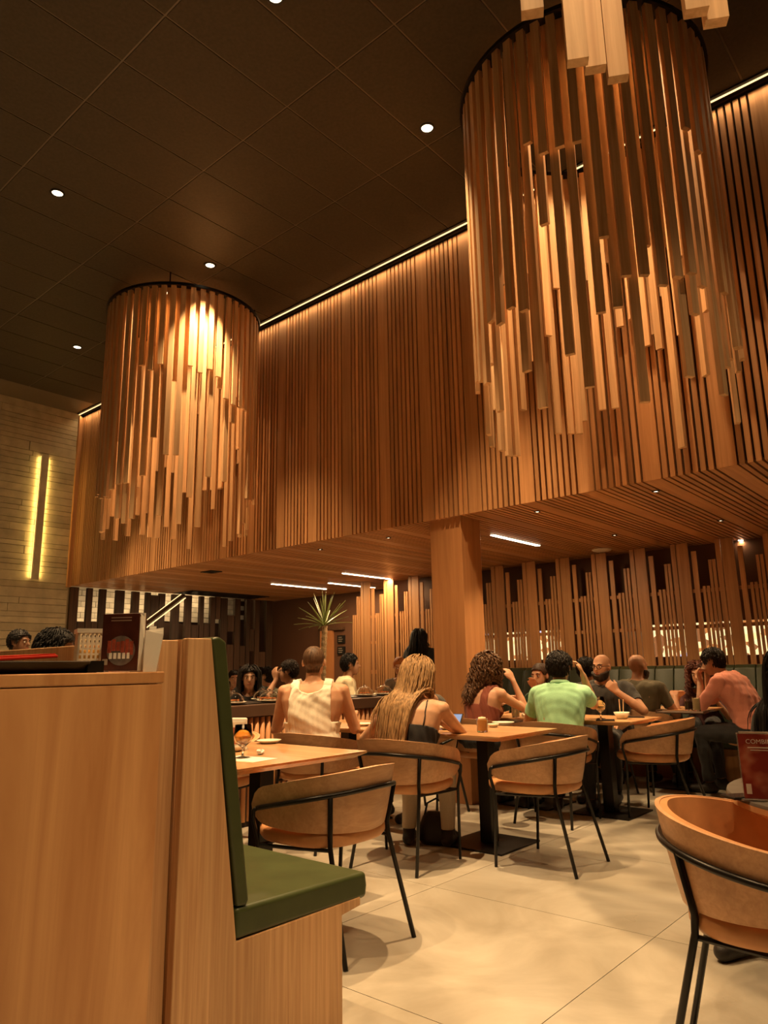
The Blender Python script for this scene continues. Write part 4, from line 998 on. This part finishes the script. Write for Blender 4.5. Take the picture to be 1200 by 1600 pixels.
# ------------------------------------------------------------------ things on the tables
def on(px_, py_, z): return at_pixel(px_, py_, 2, z)
def goblet(p, label, drink, h=.15, r=.045, fill=.55):
    t = thing('stemmed_glass', label, 'glass', p)
    prof = [(.034, 0), (.036, .003), (.006, .008), (.005, .045), (.012, .052), (r * .8, .075), (r, .10), (r * .85, h)]
    inn = [(r * .85 - .0015, h), (r - .0015, .10), (r * .8 - .0015, .077), (.010, .056), (0, .055)]
    mk('bowl', MB().lathe(prof + inn, 24), GLASS, t, smooth=True)
    zf = .056 + (h - .056) * fill; k = [(0, .0565), (.0095, .0575), (r * .8 - .003, .078)] + ([(r - .003, .10)] if zf > .1 else []) + [((r - .004) if zf < .12 else r * .88, zf), (0, zf)]
    mk('drink', MB().lathe(k, 24), drink, t, smooth=True)
    return t
def tumbler(p, label, drink, h=.10, r=.036, fill=.8, topc=None):
    t = thing('drinking_glass', label, 'glass', p)
    mk('cup', MB().lathe([(0, 0), (r * .9, 0), (r, .006), (r, h), (r - .002, h), (r - .002, .010), (0, .009)], 24), GLASS, t, auto=True)
    mk('drink', MB().lathe([(0, .0095), (r - .0032, .0105), (r - .0032, h * fill), (0, h * fill)], 24), drink, t, auto=True)
    if topc: mk('garnish', MB().lathe([(0, h * fill + .001), (r * .8, h * fill + .001), (r * .7, h * fill + .018), (0, h * fill + .022)], 16), topc, t, smooth=True)
    return t
def plate(p, label, r=.09, h=.018, mat=None, bowl=False):
    t = thing('bowl' if bowl else 'plate', label, 'bowl' if bowl else 'plate', p)
    mk('dish', MB().lathe([(0, 0), (r * .6, 0), (r, h), (r - .004, h + .001), (r * .6, .005), (0, .005)], 28), mat or CERAM, t, smooth=True)
    mk('foot_ring', MB().lathe([(r * .5, -.0), (r * .55, -.0), (r * .55, .004), (r * .5, .004)], 20), mat or CERAM, t)
    return t
BEER = plain('amber_beer', (.75, .36, .06), rough=.05, trans=.75, ior=1.33)
WINE = plain('pale_wine', (.85, .66, .30), rough=.05, trans=.8, ior=1.33)
OJ = plain('orange_cocktail', (.85, .42, .10), rough=.4)
FOAM = plain('drink_foam', (.80, .66, .45), rough=.9)
COLA = plain('dark_drink', (.05, .018, .01), rough=.1)
LEMON = plain('pale_lemonade', (.75, .62, .32), rough=.4)
FISH = plain('salmon_orange', (.85, .28, .08), rough=.4, var=.2, bscale=40)
RICE = plain('rice_white', (.80, .76, .68), rough=.7, bump=.4, bscale=200)
SCREEN = emit('tablet_glow', (.42, .62, 1), .55)

# table by the booth
goblet(on(379, 1184, TZ + .001), 'stemmed beer glass on the table beside the green booth', BEER, h=.16, r=.048, fill=.5)
p = on(371, 1172, TZ + .001); t = thing('menu_holder', 'small upright menu card holder behind the beer glass', 'menu', p, math.radians(25))
mk('base', MB().box((-.055, -.02, 0), (.055, .02, .01)), PLASTW, t); mk('card', MB().box((-.05, -.004, .01), (.05, .004, .15)), PAPER, t)
mk('print', MB().box((-.04, -.0055, .03), (.04, -.004, .12)), plain('menu_print_red', (.45, .12, .06), rough=.5, var=.5, bscale=45), t)
mk('tissue', MB().box((-.05, .006, .01), (.045, .03, .17)), PAPER, t, bevel=.008)
def crumple(p, label, r, seed, flat=.6):
    t = thing('crumpled_napkin', label, 'napkin', p); rr = random.Random(seed); mb = MB(); rings = []
    for i in range(1, 8):
        a = -PI / 2 + PI * i / 8; rings.append([tuple(Vector((math.cos(a) * math.cos(2 * PI * k / 12), math.cos(a) * math.sin(2 * PI * k / 12), math.sin(a) * flat + flat)) * r * rr.uniform(.7, 1.15)) for k in range(12)])
    mk('paper', mb.loft(rings), PAPER, t)
    mk('fold', MB().add([(-r, 0, .004), (r * .6, -r, .004), (r * 1.2, r * .4, r * .5), (0, r, .002)], [(0, 1, 2, 3)]), PAPER, t); return t
crumple(on(407, 1179, TZ + .001), 'crumpled white napkin near the beer glass', .022, 3)
t = thing('paper_mat', 'white paper place mat under the beer glass', 'place mat', on(384, 1186, TZ + .0003), math.radians(8)); mk('sheet', MB().box((-.13, -.09, 0), (.13, .09, .0008)), PAPER, t); mk('printed_band', MB().box((-.12, -.085, .0008), (.12, -.06, .0012)), FOAM, t)
plate(on(366, 1173, TZ + .003), 'small shallow dish at the left of the beer glass', .06, .025)
plate(on(420, 1161, TZ + .001), 'flat plate at the far side of the booth table', .075)

# table of the blond woman
plate(on(702, 1139, TZ + .001), 'cream plate beside the blond woman', .085)
plate(on(566, 1134, TZ + .001), 'cream oval dish between tank top man and blond woman', .075)
t = thing('tablet', 'tablet with a blue glowing screen propped before the blond woman', 'tablet', on(706, 1131, TZ + .006), math.radians(20))
M_ = Matrix.Rotation(math.radians(35), 4, 'X')
mk('case', MB().box((-.085, -.062, -.008), (.085, .062, 0), M_ @ Matrix.Translation((0, .0, .045))), BLACKP, t); mk('screen', MB().box((-.078, -.055, 0), (.078, .055, .0012), M_ @ Matrix.Translation((0, .0, .045))), SCREEN, t)
mk('stand', MB().box((-.04, .03, 0), (.04, .06, .07)), BLACKP, t)
tumbler(on(754, 1144, TZ + .001), 'short glass of orange drink on the table end', OJ, .088, .036, .88, FOAM)
plate(on(786, 1132, TZ + .001), 'cream plate behind the orange drink', .085)
plate(on(771, 1136, TZ + .001), 'small sauce dish right of the orange drink', .042, .022)
crumple(on(698, 1128, TZ + .001), 'crumpled napkin behind the tablet', .03, 6)

# table of the mint polo and the bearded man
tumbler(on(806, 1121, TZ + .001), 'tall drink with red berries beside the curly-haired woman', LEMON, .13, .034, .75, REDP)
crumple(on(820, 1120, TZ + .001), 'crumpled white napkin by the mint polo man', .035, 8)
goblet(on(939, 1123, TZ + .001), 'wine glass in front of the bearded man', WINE, h=.17, r=.046, fill=.4)
bw = plate(on(972, 1123, TZ + .001), 'small cream bowl with chopsticks standing in it', .062, .05, bowl=True)
t = thing('chopsticks', 'pair of wooden chopsticks standing in the small cream bowl', 'chopsticks', bw.location)
for dx in (-.012, .012): mk('stick', MB().tube([(dx, 0, .012), (dx * 1.4, .012, .15)], [.0028, .004], 6), W_CHAND, t)
for x_, y_, l_ in ((946, 1126, 'phone lying before the bearded man left of the bowl'), (993, 1121, 'dark phone lying right of the small bowl')):
    t = thing('phone', l_, 'phone', on(x_, y_, TZ + .001), .4); mk('case', MB().box((-.07, -.036, 0), (.07, .036, .008)), BLACKP, t, bevel=.003); mk('screen', MB().box((-.066, -.033, .008), (.066, .033, .0086)), plain('phone_glass', (.03, .03, .035), rough=.08) if 'phone_glass' not in MATS else MATS['phone_glass'], t)
plate(on(838, 1118, TZ + .001), 'small dish by the woman in dark green', .05)

# table of the man in pink
t = thing('serving_tray', 'brown serving board on the table of the man in pink', 'tray', on(1066, 1114, TZ + .001), .1); mk('board', MB().box((-.20, -.10, 0), (.20, .10, .012)), W_DARK, t, bevel=.004); mk('rim', MB().box((-.2, -.1, .012), (-.19, .1, .025)).box((.19, -.1, .012), (.2, .1, .025)), W_DARK, t)
tumbler(on(1077, 1110, TZ + .014), 'glass of dark cola on the serving board', COLA, .10, .034, .8)
tumbler(on(1089, 1111, TZ + .014), 'glass of pale lemonade on the serving board', LEMON, .12, .033, .9)
crumple((-2.36, 7.12, TZ + .001), 'small crumpled napkin by the elbow of the man in pink', .028, 12)

# covered plates on the conveyor
def cloche(x, y, label, seed):
    t = thing('covered_plate', label, 'sushi plate', (x, y, .8925), group='covered plates on the conveyor')
    mk('plate', MB().lathe([(0, 0), (.06, 0), (.105, .016), (.103, .018), (.06, .006), (0, .006)], 28), CERAM, t, smooth=True)
    pr = [(.088 * math.cos(a), .016 + .075 * math.sin(a)) for a in np.linspace(0, PI / 2 - .12, 9)]
    dm = mk('dome', MB().lathe(pr + [(r_ - .0015 if r_ > .012 else .004, z_ - .0015) for r_, z_ in pr[::-1]], 28), DOMEG, t, smooth=True)
    mk('knob', MB().lathe([(.006, .090), (.014, .096), (.012, .104), (0, .106)], 12), DOMEG, dm, smooth=True)
    rr = random.Random(seed)
    for k in range(4):
        dx, dy = (-.025 + .05 * (k % 2)), (-.022 + .044 * (k // 2)); pc = mk('sushi', MB().box((dx - .016, dy - .011, .007), (dx + .016, dy + .011, .026)), RICE, t, bevel=.005)
        mk('topping', MB().box((dx - .018, dy - .012, .026), (dx + .018, dy + .012, .034)), FISH, pc, bevel=.004)
for x_, y_, l_, s_ in ((364, 1101, 'covered sushi plate at the left beside the green booth back', 1), (421, 1100, 'covered sushi plate in front of the man with glasses', 2), (570, 1091, 'covered sushi plate right of the tank top man', 3),
                       (600, 1088, 'covered sushi plate nearest the blond woman', 4)):
    p = on(x_, y_, .8925); cloche(-4.72, p.y * (-4.72 / p.x), l_, s_)
p = on(411, 1097, .8925); cloche(-5.0, p.y * -5.0 / p.x, 'covered sushi plate at the back edge of the conveyor', 5)

# ------------------------------------------------------------------ things on the cabinet
ZT = 1.1505
def basket(p, label):
    t = thing('plastic_basket', label, 'basket', p, math.radians(-20)); w_, h_ = .035, .122
    mk('floor', MB().box((-w_ * .9, -w_ * .9, 0), (w_ * .9, w_ * .9, .004)), PLASTW, t)
    mk('rim', MB().box((-w_ - .006, -w_ - .006, h_ - .012), (w_ + .006, -w_, h_)).box((-w_ - .006, w_, h_ - .012), (w_ + .006, w_ + .006, h_)).box((-w_ - .006, -w_, h_ - .012), (-w_, w_, h_)).box((w_, -w_, h_ - .012), (w_ + .006, w_, h_)), PLASTW, t)
    for sx, sy in ((1, 0), (-1, 0), (0, 1), (0, -1)):
        m_ = MB()
        for k in range(7):
            c = -w_ + w_ * 2 * k / 6
            a = (sx * w_, c, 0) if sx else (c, sy * w_, 0); m_.box((a[0] - .0028, a[1] - .0028, 0), (a[0] + .0028, a[1] + .0028, h_ - .01))
        for k in range(8):
            z_ = .004 + k * .0148
            if sx: m_.box((sx * w_ - .002, -w_, z_), (sx * w_ + .002, w_, z_ + .0055))
            else: m_.box((-w_, sy * w_ - .002, z_), (w_, sy * w_ + .002, z_ + .0055))
        tag(mk('lattice', m_, PLASTW, t), kind='stuff')
    mk('sauce_packets', MB().box((-.028, -.025, .005), (.005, .025, .07)).box((.007, -.025, .005), (.028, .025, .06)), plain('packet_yellow', (.75, .42, .10), rough=.5, var=.4, bscale=40), t)
basket(Vector((-2.0, 1.02, ZT)), 'cream lattice plastic basket on the cabinet beside the menus')
def menu_print(name, base, a, b, sc=26):
    m, N, L, B = base_mat(name); t = N.new('ShaderNodeTexCoord'); v = N.new('ShaderNodeTexVoronoi'); v.inputs['Scale'].default_value = sc; L.new(t.outputs['Object'], v.inputs['Vector'])
    n = N.new('ShaderNodeTexNoise'); n.inputs['Scale'].default_value = sc * .5; L.new(t.outputs['Object'], n.inputs['Vector'])
    r = N.new('ShaderNodeValToRGB'); e = r.color_ramp.elements; e[0].color = rgb(base); e[0].position = .42; e[1].color = rgb(b); e[1].position = .68; q = e.new(.54); q.color = rgb(a); L.new(n.outputs['Fac'], r.inputs[0])
    L.new(r.outputs[0], B.inputs['Base Color']); B.inputs['Roughness'].default_value = .25; return m
COVER = plain('menu_cover_brown', (.075, .022, .014), rough=.25, var=.3, bscale=20)
ACR = plain('acrylic', (.95, .9, .85), rough=.08, trans=.85, ior=1.2)
mh = thing('menu_rack', 'upright rack of brown menus with a sushi picture on the cabinet', 'menu rack', (-1.86, 1.036, ZT), math.radians(-54))
mk('cover', MB().box((.0, -.052, .004), (.006, .052, .158)), COVER, mh, bevel=.001)
cvp = mk('picture', MB().lathe([(0, 0), (.040, 0), (.040, .001), (0, .001)], 28, M=Matrix.Translation((.0062, .004, .058)) @ Matrix.Rotation(PI / 2, 4, 'Y')), plain('bowl_print', (.16, .13, .11), rough=.3, var=.4, bscale=50), mh)
rr = random.Random(2)
for k in range(6): mk('sushi_print', MB().box((.0072, -.034 + k * .0125, .052 + .006 * math.sin(k)), (.0082, -.0235 + k * .0125, .085 + .004 * math.sin(k * 2))), plain('salmon_print', (.34, .07, .04), rough=.3, var=.4, bscale=60) if 'salmon_print' not in MATS else MATS['salmon_print'], cvp)
for k in range(5): mk('rice_print', MB().box((.0072, -.028 + k * .0125, .036), (.0083, -.020 + k * .0125, .052)), PAPER, cvp)
for z_ in (.138, .146): mk('title_line', MB().box((.006, -.028, z_), (.0066, .03, z_ + .003)), plain('title_print', (.3, .2, .14), rough=.4) if 'title_print' not in MATS else MATS['title_print'], mh)
mk('barcode_label', MB().box((.006, -.047, .02), (.0066, -.032, .036)), plain('label_grey', (.3, .24, .18), rough=.5), mh)
for k in range(4): mk('menu_booklet', MB().box((-.012 - k * .014, -.050, .004), (-.003 - k * .014, .050 - .002 * (k % 2), .150 + .006 * (k % 3))), COVER if k in (1, 3) else PAPER, mh)
mk('base', MB().box((-.066, -.054, 0), (.010, .054, .004)), ACR, mh)
mk('loose_page', MB().add([(.004, .0525, .004), (-.022, .0535, .004), (-.018, .056, .15), (.002, .054, .158), (-.008, .063, .08)], [(0, 1, 4), (1, 2, 4), (2, 3, 4), (3, 0, 4)]), PAPER, mh)
nk = thing('napkin_stack', 'white napkins standing beside the menu rack on the cabinet', 'napkins', (-1.80, 1.098, ZT), math.radians(-35))
for k in range(3): mk('napkin', MB().add([(.012 - k * .007, -.022, 0), (.014 - k * .007, .012, 0), (.006 - k * .007, .026, .10 + .01 * k), (.010 - k * .007, -.02, .112), (.004 - k * .007, -.022, 0), (.005 - k * .007, .012, 0), (.0 - k * .007, .026, .10), (.002 - k * .007, -.02, .112)], [(0, 1, 2, 3), (7, 6, 5, 4), (0, 4, 5, 1), (1, 5, 6, 2), (2, 6, 7, 3), (3, 7, 4, 0)]), PAPER, nk)
mk('holder', MB().box((-.026, -.022, 0), (-.022, .016, .06)), ACR, nk)
tr = thing('black_tray', 'flat black serving tray at the edge of the cabinet top', 'tray', (-1.96, .58, ZT), math.radians(3))
mk('base', MB().box((-.16, -.36, 0), (.16, .33, .006)), BLACKP, tr)
mk('rim', MB().prism([(-.16, 0), (-.185, .032), (-.18, .034), (-.15, .006)], -.36, .33, 'y').prism([(.16, 0), (.185, .028), (.18, .03), (.15, .006)], -.36, .33, 'y').box((-.18, .325, 0), (.18, .37, .03)).box((-.18, -.37, 0), (.18, -.36, .03)), BLACKP, tr)
rd = thing('red_folder', 'red plastic menu folder lying on the black tray', 'folder', (-2.05, .76, ZT + .034), math.radians(12))
mk('cover', MB().box((-.10, -.19, 0), (.08, .16, .008), Matrix.Rotation(math.radians(3), 4, 'X')), REDP, rd, bevel=.002); mk('pages', MB().box((-.095, -.185, .0085), (.075, .155, .012), Matrix.Rotation(math.radians(3), 4, 'X')), REDP, rd)
t = thing('paper_slip', 'white paper slip sticking out under the lattice basket', 'paper', (-1.845, .985, ZT), .2); mk('sheet', MB().box((-.05, -.055, 0), (.04, .05, .001)), PAPER, t); mk('stripe', MB().box((.015, -.05, .001), (.02, .045, .0014)), REDP, t)

# ------------------------------------------------------------------ things on the round table
p = on(1203, 1252, TZ + .003)
ms = thing('menu_stand', 'upright red menu stand reading COMBINADOS on the round table', 'menu', p, math.radians(17))
ms.scale = (.93, .93, .93)
MR = menu_print('sushi_photo_print', (.30, .05, .035), (.50, .16, .10), (.62, .38, .24))
tilt = Matrix.Rotation(math.radians(-9), 4, 'X')
mk('panel', MB().box((-.075, -.003, .006), (.085, .003, .215), tilt), MR, ms)
mk('sleeve', MB().box((-.079, -.0035, .002), (-.075, .0045, .219), tilt).box((.085, -.0035, .002), (.089, .0045, .219), tilt).box((-.079, -.0035, .215), (.089, .0045, .219), tilt), ACR, ms)
mk('rear_panel', MB().box((-.070, .020, .006), (.088, .026, .222), Matrix.Rotation(math.radians(-3), 4, 'X')), PAPER, ms)
mk('barcode', MB().box((-.066, -.0036, .020), (-.050, -.003, .052), tilt), PAPER, ms)
mk('base', MB().box((-.085, -.02, 0), (.095, .05, .005)), ACR, ms)
def text(body, size, M, mat, parent, name='lettering'):
    cu = bpy.data.curves.new('txt', 'FONT'); cu.body = body; cu.size = size; cu.extrude = .0003; ob = bpy.data.objects.new('txt', cu); COL.objects.link(ob)
    dg = bpy.context.evaluated_depsgraph_get(); me = bpy.data.meshes.new_from_object(ob.evaluated_get(dg)); bpy.data.objects.remove(ob); me.transform(M); me.materials.clear(); me.materials.append(mat)
    return link(name, me, parent)
text('COMBINADOS', .021, tilt @ Matrix.Translation((-.052, -.0036, .183)) @ Matrix.Rotation(PI / 2, 4, 'X'), PAPER, ms)
mk('subtitle_line', MB().box((-.048, -.0036, .168), (.07, -.003, .172), tilt).box((-.040, -.0036, .160), (.06, -.003, .163), tilt), PAPER, ms)
t = thing('phone', 'dark phone lying on the round table before the menu', 'phone', on(1168, 1246, TZ + .003), .9); mk('case', MB().box((-.072, -.036, 0), (.072, .036, .008)), BLACKP, t, bevel=.003); mk('screen', MB().box((-.068, -.033, .008), (.068, .033, .0086)), MATS['phone_glass'], t)

# bag on the floor by the blond woman
t = thing('handbag', 'black handbag on the floor beside the chair of the blond woman', 'bag', on(682, 1318, 0), .3)
mb = MB(); rings = []
for z_, k in ((0, .85), (.03, 1), (.10, .95), (.17, .7), (.2, .4)): rings.append([(.13 * k * math.cos(a) * (1 + .1 * math.sin(3 * a)), .075 * k * math.sin(a), z_) for a in np.linspace(0, 2 * PI, 20, endpoint=False)])
mk('body', mb.loft(rings), cloth('black_leather_bag', (.012, .01, .01), rough=.45), t, smooth=True)
mk('strap', MB().tube([(-.08, 0, .17), (-.06, .01, .25), (0, .02, .28), (.06, .01, .25), (.08, 0, .17)], .007, 6), BLACKP, t, smooth=True)
